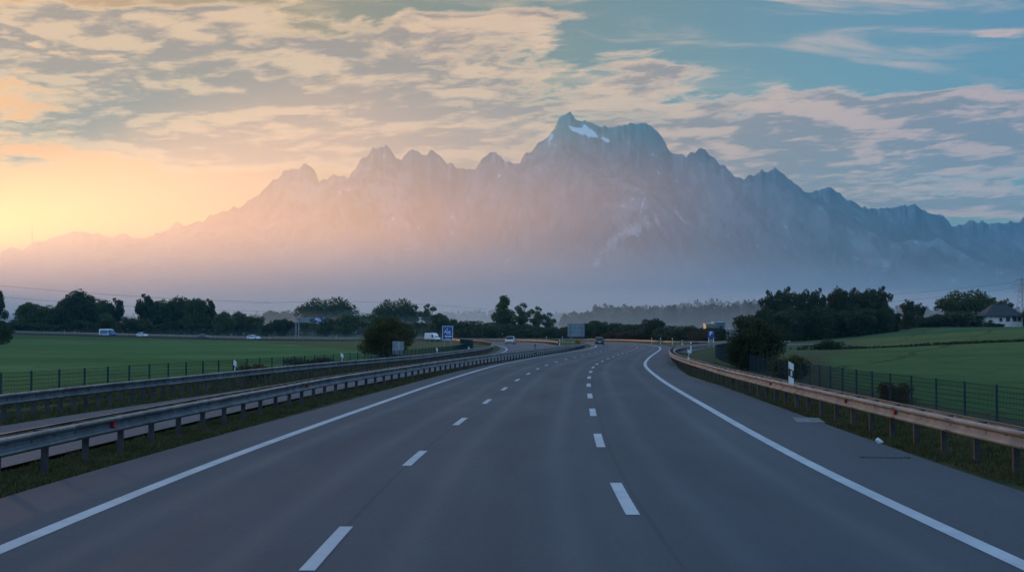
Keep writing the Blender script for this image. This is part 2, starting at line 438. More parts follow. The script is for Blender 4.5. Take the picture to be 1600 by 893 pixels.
build_ground()

# ------------------------------------------------------------------ roads
def road_material(name, base, lanes):
    m, t, b = principled(name, base, .62, 0, .32)
    uv = t.n('ShaderNodeUVMap', uv_map='lane').outputs[0]
    pos = t.n('ShaderNodeNewGeometry').outputs['Position']
    u, v, _ = t.xyz(uv)                                        # metres across and along
    grain = t.m('ADD', t.m('MULTIPLY', t.noise(pos, 60.0, 3, .7), .5), t.m('MULTIPLY', t.noise(pos, 14.0, 4, .75), .5))
    blotch = t.noise(t.vec(t.m('MULTIPLY', u, .55), t.m('MULTIPLY', v, .07), 0.0), .9, 5, .6)
    patch = t.noise(pos, .16, 4, .55)
    c = t.mix(t.ss(patch, .35, .65), tuple(k * .80 for k in base), tuple(k * 1.15 for k in base))
    if lanes:
        # polished wheel tracks and the dark drip line in each lane
        wig = t.m('MULTIPLY', t.m('SUBTRACT', t.noise(t.vec(0.0, t.m('MULTIPLY', v, .03), 0.0), 1.0, 2, .5), .5), .5)
        lane = t.m('FRACT', t.m('DIVIDE', t.m('ADD', t.m('ADD', u, 5.6), wig), 3.7))
        d = t.m('ABSOLUTE', t.m('SUBTRACT', lane, .5))
        drip = t.ss(d, .16, .0); track = t.m('MULTIPLY', t.ss(t.m('ABSOLUTE', t.m('SUBTRACT', d, .25)), .11, .0), 1.0)
        inside = t.m('MULTIPLY', t.ss(u, -5.7, -5.3), t.ss(u, 5.7, 5.4))
        c = t.mix(t.m('MULTIPLY', t.m('MULTIPLY', drip, inside), t.ss(blotch, .34, .66, .05, .85)), c, tuple(k * .22 for k in base))
        c = t.mix(t.m('MULTIPLY', t.m('MULTIPLY', track, inside), t.ss(blotch, .38, .66, .0, .85)), c, tuple(k * 1.28 for k in base))
        # right lane newer and bluer, hard shoulder brownish old surfacing
        rl = t.m('MULTIPLY', t.ss(u, 1.74, 1.76), t.ss(u, 5.62, 5.60))
        c = t.mix(t.m('MULTIPLY', rl, .55), c, (base[0] * .66, base[1] * .74, base[2] * .82))
        sh = t.ss(u, 5.68, 5.72)
        c = t.mix(t.m('MULTIPLY', sh, .8), c, (base[0] * 1.12, base[1] * .98, base[2] * .92))
        # construction joints: along the lane lines and hairline cross joints
        for jx in (-1.92, 1.98):
            j = t.ss(t.m('ABSOLUTE', t.m('SUBTRACT', t.m('ADD', u, t.m('MULTIPLY', wig, .06)), jx)),   .048, .018)
            c = t.mix(t.m('MULTIPLY', j, .9), c, (.012, .012, .014))
        cross = t.m('ABSOLUTE', t.m('SUBTRACT', t.m('FRACT', t.m('DIVIDE', v, 23.0)), .5))
        c = t.mix(t.m('MULTIPLY', t.ss(cross, .0016, .0006), .45), c, (.016, .016, .018))
        stain = t.ss(t.noise(t.vec(t.m('MULTIPLY', u, 1.4), t.m('MULTIPLY', v, .25), 4.0), 1.0, 6, .7), .56, .72)
        c = t.mix(t.m('MULTIPLY', stain, .40), c, tuple(k * .42 for k in base))
    rough_f = t.ss(blotch, .3, .7, .68, .84, 'LINEAR')
    if lanes: rough_f = t.m('SUBTRACT', rough_f, t.m('MULTIPLY', t.m('MULTIPLY', track, inside), .09))
    crack = t.ss(t.m('ABSOLUTE', t.m('SUBTRACT', t.noise(pos, .55, 8, .6), .5)), .0090, .0030)
    c = t.mix(t.m('MULTIPLY', t.m('MULTIPLY', crack, t.ss(patch, .50, .62)), .7), c, (.016, .016, .018))
    chips = t.noise(pos, 7.0, 7, .82)
    c = t.mix(t.ss(chips, .40, .62, .55, 0.0), c, tuple(k * .55 for k in base))
    c = t.mix(t.ss(chips, .56, .72, 0.0, .5), c, tuple(k * 1.6 for k in base))
    c = t.mix(t.ss(grain, .30, .72, 0.0, .8, 'LINEAR'), c, tuple(k * 1.55 for k in base))
    c = t.mix(t.ss(t.noise(pos, 130.0, 2, .6),   .50, .70, 0.0, .85), c, tuple(k * .35 for k in base))
    t.put(b.inputs['Base Color'], c)
    t.put(b.inputs['Roughness'], rough_f)
    bp = t.n('ShaderNodeBump'); bp.inputs['Strength'].default_value = .35; bp.inputs['Distance'].default_value = .004
    t.put(bp.inputs['Height'], t.m('ADD', grain, t.noise(pos, 160.0, 2, .6))); t.put(b.inputs['Normal'], bp.outputs[0])
    return m
ASPH = (.055, .060, .069)
M_ROAD = road_material('asphalt road', ASPH, True)
M_ROAD2 = road_material('asphalt side road', (.072, .078, .088), False)

def paint_material():
    m, t, b = principled('road paint', (.72, .73, .74), .55)
    pos = t.n('ShaderNodeNewGeometry').outputs['Position']
    wear = t.noise(pos, 7.0, 7, .7); dirt = t.noise(pos, .8, 4, .6)
    c = t.mix(t.ss(dirt, .3, .7), (.48, .49, .50), (.36, .37, .38))
    c = t.mix(t.ss(wear,   .54, .72, 0, .8), c, (.26, .26, .27))
    c = t.mix(t.m('MULTIPLY', t.ss(t.noise(pos, 70.0, 2, .6), .50, .8), .35), c, (.25, .25, .25))
    t.put(b.inputs['Base Color'], c)
    return m
M_PAINT = paint_material()

def set_uv(o, uvs):
    lay = o.data.uv_layers.new(name='lane')
    idx = np.zeros(len(o.data.loops), int); o.data.loops.foreach_get('vertex_index', idx)
    lay.data.foreach_set('uv', np.asarray(uvs, np.float32)[idx].ravel())

def strip(name, left, right, mat, z, nx=2, uv=None, parent=None):
    """sheet between two curves with equally many points, lying on the ground"""
    n = len(left); vs = []; fs = []
    for i in range(n):
        for k in range(nx):
            f = k / (nx - 1); p = left[i, :2] * (1 - f) + right[i, :2] * f
            vs.append((p[0], p[1], 0.0))
    va = np.array(vs); va[:, 2] = road_z(va[:, 0], va[:, 1]) * 1.0 + z
    for i in range(n - 1):
        for k in range(nx - 1):
            a = i * nx + k; fs.append((a, a + 1, a + nx + 1, a + nx))
    o = mesh_obj(name, va, fs, mat, parent, smooth=True)
    if uv is not None: set_uv(o, uv)
    return o

s_main = np.arange(len(main_c), dtype=float)
lo = np.interp(main_c[:, 1], [-30, 20, 40, 60, 120, 200, 320], [-7.55, -7.45, -7.1, -6.9, -6.6, -6.6, -6.6])
pave_right = np.interp(main_c[:, 1], [-30, 60, 75, 100, 150, 320], [8.1, 8.0, 7.5, 8.0, 8.3, 8.3])
L_, R_ = offset(main_c, lo), offset(main_c, pave_right)
uvs = []
for i in range(len(main_c)):
    for k in range(9):
        f = k / 8; uvs.append((lo[i] * (1 - f) + pave_right[i] * f, s_main[i]))
tag(strip('road', L_, R_, M_ROAD, 0.0, 9, uvs), kind='structure')
n_on = 700
def renum(c, n):
    s = np.r_[0, np.cumsum(np.linalg.norm(np.diff(c[:, :2], axis=0), axis=1))]; q = np.linspace(0, s[-1], n)
    return np.c_[[np.interp(q, s, c[:, k]) for k in range(c.shape[1])]].T
# pair the two edges of the oncoming carriageway by nearest point so that the sheet never folds
ol = renum(onc_left, n_on)
def nearest_path(src, dst):
    out = []; last = 0
    for p in src:
        d = np.hypot(dst[:, 0] - p[0], dst[:, 1] - p[1]); d[:last] = 1e9
        last = int(d.argmin()); out.append(dst[last])
    out = np.array(out)
    k = np.ones(9) / 9
    pad = np.vstack([out[:1]] * 4 + [out] + [out[-1:]] * 4)
    return np.c_[[np.convolve(pad[:, j], k, 'valid') for j in range(3)]].T
orr = nearest_path(ol, onc_right)
tag(strip('road', ol, orr, M_ROAD2, -.004, 7, [(k - 3.0, i * 1.0) for i in range(n_on) for k in range(7)]), kind='structure')
# exit ramp to the parking area
ramp_l = spline([(23.6, 168), (29.5, 196), (36, 232), (40, 262), (52, 276), (75, 296)], 1.0, 4)
ramp_r = spline([(21.8, 160), (28, 190), (36.6, 225), (47, 252), (62, 268), (84, 286)], 1.0, 4)
tag(strip('exit_road', renum(spline([(20, 165), (25.5, 196), (30.5, 230), (33, 262), (46, 277), (75, 298)], 1.0, 4), 120), renum(ramp_r, 120), M_ROAD2, -.012, 4, [(k, i) for i in range(120) for k in range(4)]), kind='structure')

def marking(c, off, wd, s0, s1, z=.006):
    a, b_ = offset(c, off - wd / 2)[s0:s1 + 1], offset(c, off + wd / 2)[s0:s1 + 1]
    n = len(a); vs = []; fs = []
    for i in range(n): vs += [(a[i, 0], a[i, 1], 0), (b_[i, 0], b_[i, 1], 0)]
    va = np.array(vs); va[:, 2] = road_z(va[:, 0], va[:, 1]) + z
    for i in range(n - 1): fs.append((2 * i, 2 * i + 1, 2 * i + 3, 2 * i + 2))
    return va, fs

def lines_object(name, segs, mat):
    vs, fs = [], []
    for v, f in segs:
        k = len(vs); vs += [tuple(p) for p in v]; fs += [tuple(i + k for i in q) for q in f]
    return tag(mesh_obj(name, vs, fs, mat), kind='structure')
main_f = resample(main_c, .1)
def dash_run(off, starts, length, wd, y0=0):
    segs = []
    ys = main_f[:, 1]
    for y in starts:
        a = int(np.argmin(np.abs(main_f[:1000000, 1] - y) + (np.arange(len(ys)) > len(ys) * .55) * 999)); b = a + int(length * 10)
        segs.append(marking(main_f, off, wd, a, min(b, len(main_f) - 1)))
    return segs
k_end = len(main_c) - 1
lines_object('road_marking', [marking(main_c, -5.6, .24, 0, k_end)], M_PAINT)
lines_object('road_marking', [marking(main_c, 5.6, .24, 0, k_end)], M_PAINT)
lines_object('road_marking', dash_run(-1.92, [2.9 + 10.4 * k for k in range(-1, 34)], 3.0, .17), M_PAINT)
lines_object('road_marking', dash_run(1.80, [7.0 + 10.35 * k for k in range(-1, 34)], 3.7, .19), M_PAINT)
k_on = int(np.argmax(onc_left[:, 1] > 135)); k_or = int(np.argmax(onc_right[:, 1] > 215))
lines_object('road_marking', [marking(onc_left, 1.0, .22, k_on, len(onc_left) - 1, .004)], M_PAINT)
lines_object('road_marking', [marking(onc_right, -.7, .22, k_or, len(onc_right) - 1, .004)], M_PAINT)

# ------------------------------------------------------------------ mountains
def mountain_material(kind):
    m, t, b = principled('mountain ' + kind, (.09, .10, .09), .95, 0, .1)
    g = t.n('ShaderNodeNewGeometry'); pos = g.outputs['Position']; nz = t.xyz(g.outputs['Normal'])[2]; z = t.xyz(pos)[2]
    n1 = t.noise(pos, .0022, 8, .62); n2 = t.noise(t.vm('MULTIPLY', pos, (1, .5, .38)), .010, 8, .68)
    rock = t.mix(t.ss(n2, .36, .66), (.045, .047, .052), (.30, .29, .28))
    wood = t.mix(t.ss(n2, .42, .68), (.012, .020, .015), (.070, .082, .060))
    h = t.m('ADD', z, t.m('MULTIPLY', t.m('SUBTRACT', n1, .5), 900.0))
    c = t.mix(t.ss(h, 330, 620), wood, rock)
    # relief shading put into the rock and wood colour: left-facing aspects paler, right-facing darker
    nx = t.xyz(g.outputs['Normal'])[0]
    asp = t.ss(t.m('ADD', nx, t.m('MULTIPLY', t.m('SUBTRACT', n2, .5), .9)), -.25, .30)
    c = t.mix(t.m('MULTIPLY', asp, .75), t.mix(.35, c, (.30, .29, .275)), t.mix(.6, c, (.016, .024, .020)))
    scree = t.m('MULTIPLY', t.ss(n1, .56, .66), t.ss(nz, .50, .68))
    c = t.mix(t.m('MULTIPLY', scree, t.ss(h, 200, 500)), c, (.30, .29, .28))
    sn = t.n('ShaderNodeAttribute', attribute_name='snow').outputs['Fac']
    pal = t.n('ShaderNodeAttribute', attribute_name='scree').outputs['Fac']
    c = t.mix(t.ss(t.m('ADD', pal, t.m('MULTIPLY', t.m('SUBTRACT', n2, .5), 2.6)), .32, .75), c, (.55, .54, .52))
    c = t.mix(t.ss(t.m('ADD', sn, t.m('MULTIPLY', t.m('SUBTRACT', n2, .5), 3.2)), .42, .70), c, (.82, .84, .88))
    t.put(b.inputs['Base Color'], c)
    bp = t.n('ShaderNodeBump'); bp.inputs['Strength'].default_value = 1.0; bp.inputs['Distance'].default_value = 22.0
    t.put(bp.inputs['Height'], n2); t.put(b.inputs['Normal'], bp.outputs[0])
    return m
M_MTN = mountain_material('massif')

def tanuv(u, v):
    """photo pixel -> (x/y, z/y) of its ray"""
    cx, cy = (u - 800.0) / F, (446.5 - v) / F
    yy = math.cos(PITCH) - math.sin(PITCH) * cy
    return cx / yy, (math.sin(PITCH) + math.cos(PITCH) * cy) / yy

RIDGE = [(-260, 500), (-120, 486), (-40, 470), (40, 446), (90, 428), (140, 408), (168, 400), (178, 391), (205, 378), (240, 366), (268, 358), (290, 354), (312, 343), (345, 331), (380, 318), (400, 308), (407, 300), (409, 293),
         (425, 283), (436, 276), (444, 267), (457, 265), (468, 261), (475, 256), (484, 261), (492, 268), (499, 281), (505, 276), (511, 281), (516, 276), (523, 272), (530, 277), (537, 273), (544, 281),
         (551, 266), (560, 255), (566, 246), (576, 238), (583, 231), (590, 229), (596, 232), (603, 227), (611, 232), (619, 243), (626, 247), (632, 244), (637, 238), (644, 233), (651, 237), (660, 238), (668, 239), (675, 235), (684, 240), (691, 249), (697, 254), (704, 252), (711, 260), (720, 264), (730, 265), (742, 264),
         (749, 254), (756, 245), (766, 240), (773, 238), (782, 244), (790, 255), (797, 253), (805, 256), (812, 258), (815, 248), (823, 238), (832, 234), (840, 226), (853, 216), (861, 209), (867, 200), (872, 188), (876, 180), (884, 177), (892, 176), (901, 183), (910, 188), (921, 191), (935, 195), (950, 200), (956, 201), (966, 196), (975, 192), (985, 190), (994, 195), (1007, 193), (1017, 195), (1026, 205), (1036, 218), (1043, 232), (1052, 238), (1058, 243), (1064, 238), (1071, 246), (1078, 240), (1085, 240), (1091, 234), (1097, 231), (1106, 239), (1116, 247), (1126, 255), (1137, 264), (1148, 275),
         (1160, 279), (1168, 274), (1178, 277), (1184, 269), (1190, 262), (1197, 272), (1203, 267), (1212, 263), (1222, 272), (1231, 279), (1241, 287), (1256, 294), (1272, 300), (1284, 297), (1297, 291), (1309, 301), (1322, 310), (1338, 318), (1357, 327), (1376, 326), (1398, 326), (1412, 321), (1424, 318), (1438, 324), (1450, 333), (1462, 333), (1473, 338), (1486, 352), (1497, 352), (1515, 346), (1532, 346), (1549, 348), (1566, 350), (1580, 346), (1592, 347), (1600, 340), (1640, 330), (1700, 345), (1800, 380), (1950, 440)]
NEAR_R, CREST_R = 4300.0, 7800.0

def build_mountains():
    rid = np.array([tanuv(u, v) for u, v in RIDGE])
    az_t = np.linspace(rid[0, 0], rid[-1, 0], 1500)                # x / y
    crest = np.interp(az_t, rid[:, 0], rid[:, 1])
    tt = np.r_[np.linspace(0, .8, 130)[:-1], np.linspace(.8, 1, 50), np.linspace(1.03, 1.7, 8)]
    V = []; SN = []; SCR = []
    teeth = np.array([(-abs(mnoise.noise(Vector((a * 110.0, .3, 4.0)))) * .0048 - abs(mnoise.noise(Vector((a * 260.0, 2.3, 4.0)))) * .0020 + .0014) for a in az_t])
    # wide lower envelope of the crest: what stays lower down the slope
    k = np.hanning(211); k /= k.sum()
    soft = np.convolve(np.pad(crest, 105, mode='edge'), k, 'valid')
    for it, t in enumerate(tt):
        for ia, a in enumerate(az_t):
            wob = mnoise.noise(Vector((a * 9.0 + t * 1.1, 3.1 + t * 1.5, 0))) * 420 + mnoise.noise(Vector((a * 27.0 + t * 3.0, 7.7 + t * 5.0, 0))) * 130
            y = NEAR_R + (CREST_R - NEAR_R) * min(t, 1.0) + (t - 1.0) * 3000 * (t > 1.0) + wob * min(1, t) * .55
            x = a * y
            s = soft[ia]; tf = sstep(np.float64(t), .90, 1.0); c = crest[ia] + (teeth[ia] * float(tf) if t <= 1 else teeth[ia])
            if t <= 1.0:
                # concave foot, steeper wall near the crest; spurs run down and to the right
                prof = .52 * t ** 1.25 + .48 * t ** 3.2
                m_ = min(1.0, max(0.0, (t - .87) / .13)); m_ = m_ * m_
                base = (s * (1 - m_) + c * m_) * prof
                q = Vector((x * .00052 + t * .95, t * 1.1, 1.7))
                r = 1.0 - abs(mnoise.noise(q * 1.6)) * 2.0
                r2 = 1.0 - abs(mnoise.noise(Vector((x * .0020 + t * 2.6, t * 4.5 - x * .0006, 5.2)))) * 2.0
                r3 = mnoise.fractal(Vector((x * .007 + t * 9.0, t * 20 - x * .002, 2.0)), .8, 2.1, 5)
                amp = math.sin(math.pi * min(1, t * 1.02)) ** .8 if t < .98 else 0.0
                amp = min(1.0, t * 4) * (1 - t ** 7)
                base += amp * (.040 * (r - .55) + .016 * (r2 - .5) + .0045 * r3) * (c / .12 + .25)
                zz = max(min(base, c * (.80 + .20 * t) if t < 1 else base), -.002 + t * .01)
            else:
                zz = c * max(0.0, 1 - (t - 1.0) * 1.3)
            V.append((x, y, EYE + zz * y if t > 0 else 3.0))
            u_ = a * F + 800; v_ = HOR - zz * F
            def patch(lst):
                m_ = 0.0
                for cu, cv, ra, rb, deg, am in lst:
                    cs, si = math.cos(R(deg)), math.sin(R(deg)); du, dv = u_ - cu, v_ - cv
                    p_, q_ = du * cs + dv * si, -du * si + dv * cs
                    d = (p_ / ra) ** 2 + (q_ / rb) ** 2
                    if d < 6: m_ = max(m_, am * math.exp(-d))
                return m_
            sn = patch(((905, 203, 16, 4.0, 20, 1.0), (925, 208, 18, 6.0, 28, 1.15), (945, 216, 16, 3.5, 30, 1.0), (915, 197, 10, 2.5, 35, .9), (968, 224, 10, 1.8, 25, .7), (860, 214, 6, 1.6, 120, .8), (703, 256, 7, 1.5, 60, .7), (729, 303, 12, 1.6, 72, .65), (780, 274, 5, 2.2, 10, .8), (1004, 322, 13, 1.6, 105, .6), (1058, 282, 3, 2, 0, .6), (530, 300, 4, 2, 20, .6)))
            sc = patch(((990, 360, 40, 13, -18, .75), (955, 378, 26, 12, -50, .70), (935, 402, 22, 8, -75, .6), (1340, 402, 16, 9, 40, .45), (1385, 408, 14, 7, 60, .45), (1232, 360, 36, 3, 62, .5), (1140, 362, 34, 3, 120, .5), (840, 390, 30, 4, 70, .4), (1070, 350, 40, 3, 55, .4), (1300, 345, 34, 3, 50, .4)))
            SN.append(sn if t <= 1 else 0); SCR.append(sc if t <= 1 else 0)
    na = len(az_t); nt = len(tt)
    F4 = [(i * na + j, i * na + j + 1, (i + 1) * na + j + 1, (i + 1) * na + j) for i in range(nt - 1) for j in range(na - 1)]
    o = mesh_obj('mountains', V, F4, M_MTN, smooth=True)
    o.data.attributes.new('snow', 'FLOAT', 'POINT').data.foreach_set('value', np.array(SN, np.float32))
    o.data.attributes.new('scree', 'FLOAT', 'POINT').data.foreach_set('value', np.array(SCR, np.float32))
    tag(o, kind='structure')

def build_far_range(name, ridge, near, crest_r, amp):
    rid = np.array([tanuv(u, v) for u, v in ridge])
    az_t = np.linspace(rid[0, 0], rid[-1, 0], 220)
    crest = np.interp(az_t, rid[:, 0], rid[:, 1])
    tt = np.r_[np.linspace(0, 1, 26), 1.1, 1.25]
    V = []
    for t in tt:
        for a, c in zip(az_t, crest):
            y = near + (crest_r - near) * t; x = a * y
            r = 1 - 2 * abs(mnoise.noise(Vector((x * .0014 + t, t * 2.2, 9.0))))
            zz = c * (t ** 1.3 if t <= 1 else 1 - (t - 1) * 1.8) + (amp * math.sin(math.pi * t) * (r - .5) if t < 1 else 0)
            V.append((x, y, EYE + max(zz, -.001) * y))
    na = len(az_t)
    F4 = [(i * na + j, i * na + j + 1, (i + 1) * na + j + 1, (i + 1) * na + j) for i in range(len(tt) - 1) for j in range(na - 1)]
    o = mesh_obj(name, V, F4, M_MTN, smooth=True)
    for nm in ('snow', 'scree'): o.data.attributes.new(nm, 'FLOAT', 'POINT')
    tag(o, kind='structure')
build_mountains()
FARR = [(-300, 440), (-160, 412), (-60, 402), (-10, 400), (8, 390), (17, 385), (26, 388), (35, 391), (45, 383), (58, 376), (68, 378), (78, 372), (95, 368), (108, 364), (116, 360), (122, 363), (132, 361), (144, 366), (152, 363), (165, 369), (176, 371), (185, 366), (196, 364), (207, 372), (220, 371), (232, 374), (250, 368), (266, 356), (272, 348), (279, 346), (287, 352), (300, 372), (340, 400)]
build_far_range('hills', FARR, 9000, 11500, .006)
# added unseen hill on the left, put there to shade the near valley floor
build_far_range('hills', [(-1700, 470), (-1400, 380), (-1000, 330), (-600, 312), (-400, 308), (-260, 318), (-190, 340), (-130, 385), (-80, 445), (-40, 500), (-20, 520)], 1400, 1900, .006)

# ------------------------------------------------------------------ haze over the whole valley
def haze_box():
    m = bpy.data.materials.new('valley air'); m.use_nodes = True
    t = NT(m.node_tree); v = t.n('ShaderNodeVolumePrincipled'); o = t.n('ShaderNodeOutputMaterial')
    v.inputs['Color'].default_value = (*HAZE_COLOR, 1); v.inputs['Density'].default_value = HAZE_DENSITY; v.inputs['Anisotropy'].default_value = HAZE_ANISO
    t.t.links.new(v.outputs[0], o.inputs['Volume'])
    b = MB(); b.box((0, 1250, 850), (24000, 25500, 1710))
    tag(b.build('haze', m), kind='stuff')
if HAZE_DENSITY > 0: haze_box()

def mist_bank(yc, half0, height, dens, power, aniso, color):
    """fog lying in the valley: a long bank whose flanks hollow out towards a thin top"""
    m = bpy.data.materials.new('valley mist'); m.use_nodes = True
    t = NT(m.node_tree); v = t.n('ShaderNodeVolumePrincipled'); o = t.n('ShaderNodeOutputMaterial')
    v.inputs['Color'].default_value = (*color, 1); v.inputs['Density'].default_value = dens; v.inputs['Anisotropy'].default_value = aniso
    t.t.links.new(v.outputs[0], o.inputs['Volume'])
    ks = [k / 14 for k in range(15)]
    prof = [(yc - half0 * (1 - f) ** power, -2 + height * f) for f in ks] + [(yc + half0 * (1 - f) ** power, -2 + height * f) for f in ks[-2::-1]]
    # the bank thins out towards the right end of the valley
    xs_ = [-9000] + [-2800 + 120 * q for q in range(59)] + [9000]
    lo_ = .10 if height > 600 else .28
    stations = [(x, 1.0 - (1.0 - lo_) * float(sstep(np.float64(x), -1400, 3300)) - (.42 if height > 600 else .12) * float(sstep(np.float64(-x), 350, 1700))) for x in xs_] if height > 100 else [(-9000, 1.0), (9000, 1.0)]
    n = len(prof); k = len(stations)
    vs = [(x, yc + (y - yc) * (sc * .6 + .4), -2 + (z + 2) * sc) for x, sc in stations for y, z in prof]
    fs = [(q * n + i, (q + 1) * n + i, (q + 1) * n + (i + 1) % n, q * n + (i + 1) % n) for q in range(k - 1) for i in range(n)]
    fs += [tuple(range(n)), tuple(range((k - 1) * n, k * n))[::-1]]
    tag(mesh_obj('mist', vs, fs, m), kind='stuff')
if MIST_DENSITY > 0:
    mist_bank(3300, 1300, 330, MIST_DENSITY, 1.7, .15, MIST_COLOR)
    mist_bank(3700, 2100, 900, GLOW_MIST, 1.4, .66, (.97, .85, .79))
    mist_bank(1150, 680, 45, GROUND_MIST, 1.0, .3, MIST_COLOR)

# ------------------------------------------------------------------ crash barriers
M_GALV = worn('galvanised steel', (.20, .22, .24), (.10, .11, .125), .36, .75, 1.6, stretch=(1, 1, .4))
M_GALV_OLD = worn('weathered steel barrier', (.42, .315, .25), (.27, .205, .165), .65, .10, 1.3, stretch=(1, 1, .4))
M_POST = worn('barrier post steel', (.07, .072, .075), (.035, .035, .038), .6, .3, 2.0)
M_BOLT = principled('bolt heads', (.03, .03, .03), .6, .3)[0]
M_RED = principled('red reflector', (.42, .015, .012), .3)[0]
WPROF = [(.000, .750), (.030, .752), (.072, .735), (.082, .705), (.074, .672), (.026, .642), (.010, .625), (.010, .565), (.026, .548), (.074, .518), (.082, .485), (.072, .455), (.030, .438), (.000, .440)]

def barrier_z(c, x, y):
    drop = np.where(c is railB_p, .42 * sstep(-np.asarray(x), 22, 60), 0.0)
    return road_z(x, y) - drop

def beam_mesh(c, side, shift, prof=WPROF, bolts=True, h=0.0):
    """W-shaped beam swept along the plan curve c; side = +1 faces to the right of travel"""
    n = normals(c); z0 = barrier_z(c, c[:, 0], c[:, 1]) + h
    back = [(d - .012 if d > .02 else -.006, z) for d, z in prof]
    ring = prof + back[::-1]; m = len(ring); b = MB()
    for i in range(len(c)):
        for d, z in ring:
            o = side * (shift + d)
            b.v.append((c[i, 0] + n[i, 0] * o, c[i, 1] + n[i, 1] * o, z0[i] + z))
    for i in range(len(c) - 1):
        for k in range(m):
            a = i * m + k; q = i * m + (k + 1) % m
            f = (a, q, q + m, a + m)
            b.f.append(f if side < 0 else f[::-1]); b.m.append(0)
    e = (len(c) - 1) * m
    b.f += [tuple(range(m)), tuple(range(e, e + m))[::-1]]; b.m += [0, 0]
    if bolts:
        for i in range(0, len(c) - 1, 4):
            if c[i, 1] > 75 or c[i, 1] < 0: continue
            t = (c[i + 1, :2] - c[i, :2]); t /= np.linalg.norm(t); ang = math.atan2(t[1], t[0])
            for k in (-.11, 0.0, .11):
                for z, d in ((.708, .0825), (.482, .0825)):
                    o = side * (shift + d)
                    b.box((c[i, 0] + n[i, 0] * o + t[0] * k, c[i, 1] + n[i, 1] * o + t[1] * k, z0[i] + z), (.035, .010, .030), ang, 1)
            if i + 2 < len(c):
                for z, d in ((.595, .0115),):
                    for kk in (i, i + 2):
                        o = side * (shift + d)
                        b.box((c[kk, 0] + n[kk, 0] * o, c[kk, 1] + n[kk, 1] * o, z0[kk] + z), (.03, .010, .05), ang, 1)
            # lap joint: the next beam slips 4 mm proud over the end of this one
    return b

def guardrail(c, side, double, spacing, mat, label, y_from=None, refl=None, group='steel crash barriers along the motorway', thick=.085, post_h=.62):
    o0 = c[0]; root = empty('guardrail', (float(o0[0]), float(o0[1]), float(road_z(o0[0], o0[1]))), 0, label, 'crash barrier', group)
    def child(mb, name, m, mats=None, smooth=False):
        loc = Vector(root.location); mb.v = [tuple(Vector(p) - loc) for p in mb.v]
        return mb.build(name, m, root, smooth, mats)
    child(beam_mesh(c, side, .16 if double else .07), 'beam', mat, [mat, M_BOLT])
    if double: child(beam_mesh(c, -side, .20, bolts=False), 'beam', mat)
    n = normals(c); step = max(1, int(round(spacing / np.linalg.norm(c[1, :2] - c[0, :2]))))
    idx = list(range(step // 2, len(c), step))
    def post(b, i):
        t = n[i]; ang = math.atan2(t[1], t[0]); z = float(barrier_z(c, c[i, 0], c[i, 1]))
        b.box((c[i, 0], c[i, 1], z + post_h / 2 - .15), (.11, thick, post_h + .3), ang)
        if double:
            b.box((c[i, 0], c[i, 1], z + .665), (.36, .16, .10), ang)
            b.box((c[i, 0], c[i, 1], z + .722), (.40, .10, .012), ang)
        else:
            b.box((c[i, 0] + t[0] * side * .06, c[i, 1] + t[1] * side * .06, z + .60), (.05, thick * 1.1, .20), ang)
    vis = sorted((i for i in idx if c[i, 1] > 6 and abs(c[i, 0]) < .47 * c[i, 1] + 4), key=lambda i: math.hypot(c[i, 0], c[i, 1]))
    for i in vis[:100]:
        b = MB(); post(b, i); child(b, 'post', M_POST)
    if vis[100:]:
        b = MB()
        for i in vis[100:]: post(b, i)
        child(b, 'posts', M_POST)['kind'] = 'stuff'
    for y in (refl or []):
        i = int(np.argmin(np.abs(c[:, 1] - y))); t = n[i]; ang = math.atan2(t[1], t[0])
        b = MB(); o = side * ((.16 if double else .07) + .05)
        z = float(road_z(c[i, 0], c[i, 1]))
        b.box((c[i, 0] + t[0] * o, c[i, 1] + t[1] * o, z + .596), (.05, .16, .085), ang)
        child(b, 'reflector', M_RED)
    return root
guardrail(railA_p, 1, True, 2.0, M_GALV, 'double grey crash barrier on the grass strip between the two carriageways', refl=[26.2, 45.5, 66, 88])
guardrail(railB_p, 1, False, 1.33, M_GALV, 'single grey crash barrier between the left wire fence and the opposite carriageway')
guardrail(railC_p, -1, True, 2.0, M_GALV_OLD, 'pale crash barrier beginning at the grass nose behind the median sign')
guardrail(railR_p, -1, True, 2.0, M_GALV_OLD, 'brownish double crash barrier along the right hard shoulder', refl=[29.6, 35.2, 47.0, 63, 80])
guardrail(farR_p, -1, True, 2.0, M_GALV_OLD, 'distant crash barrier round the outside of the left bend, under the hedge')

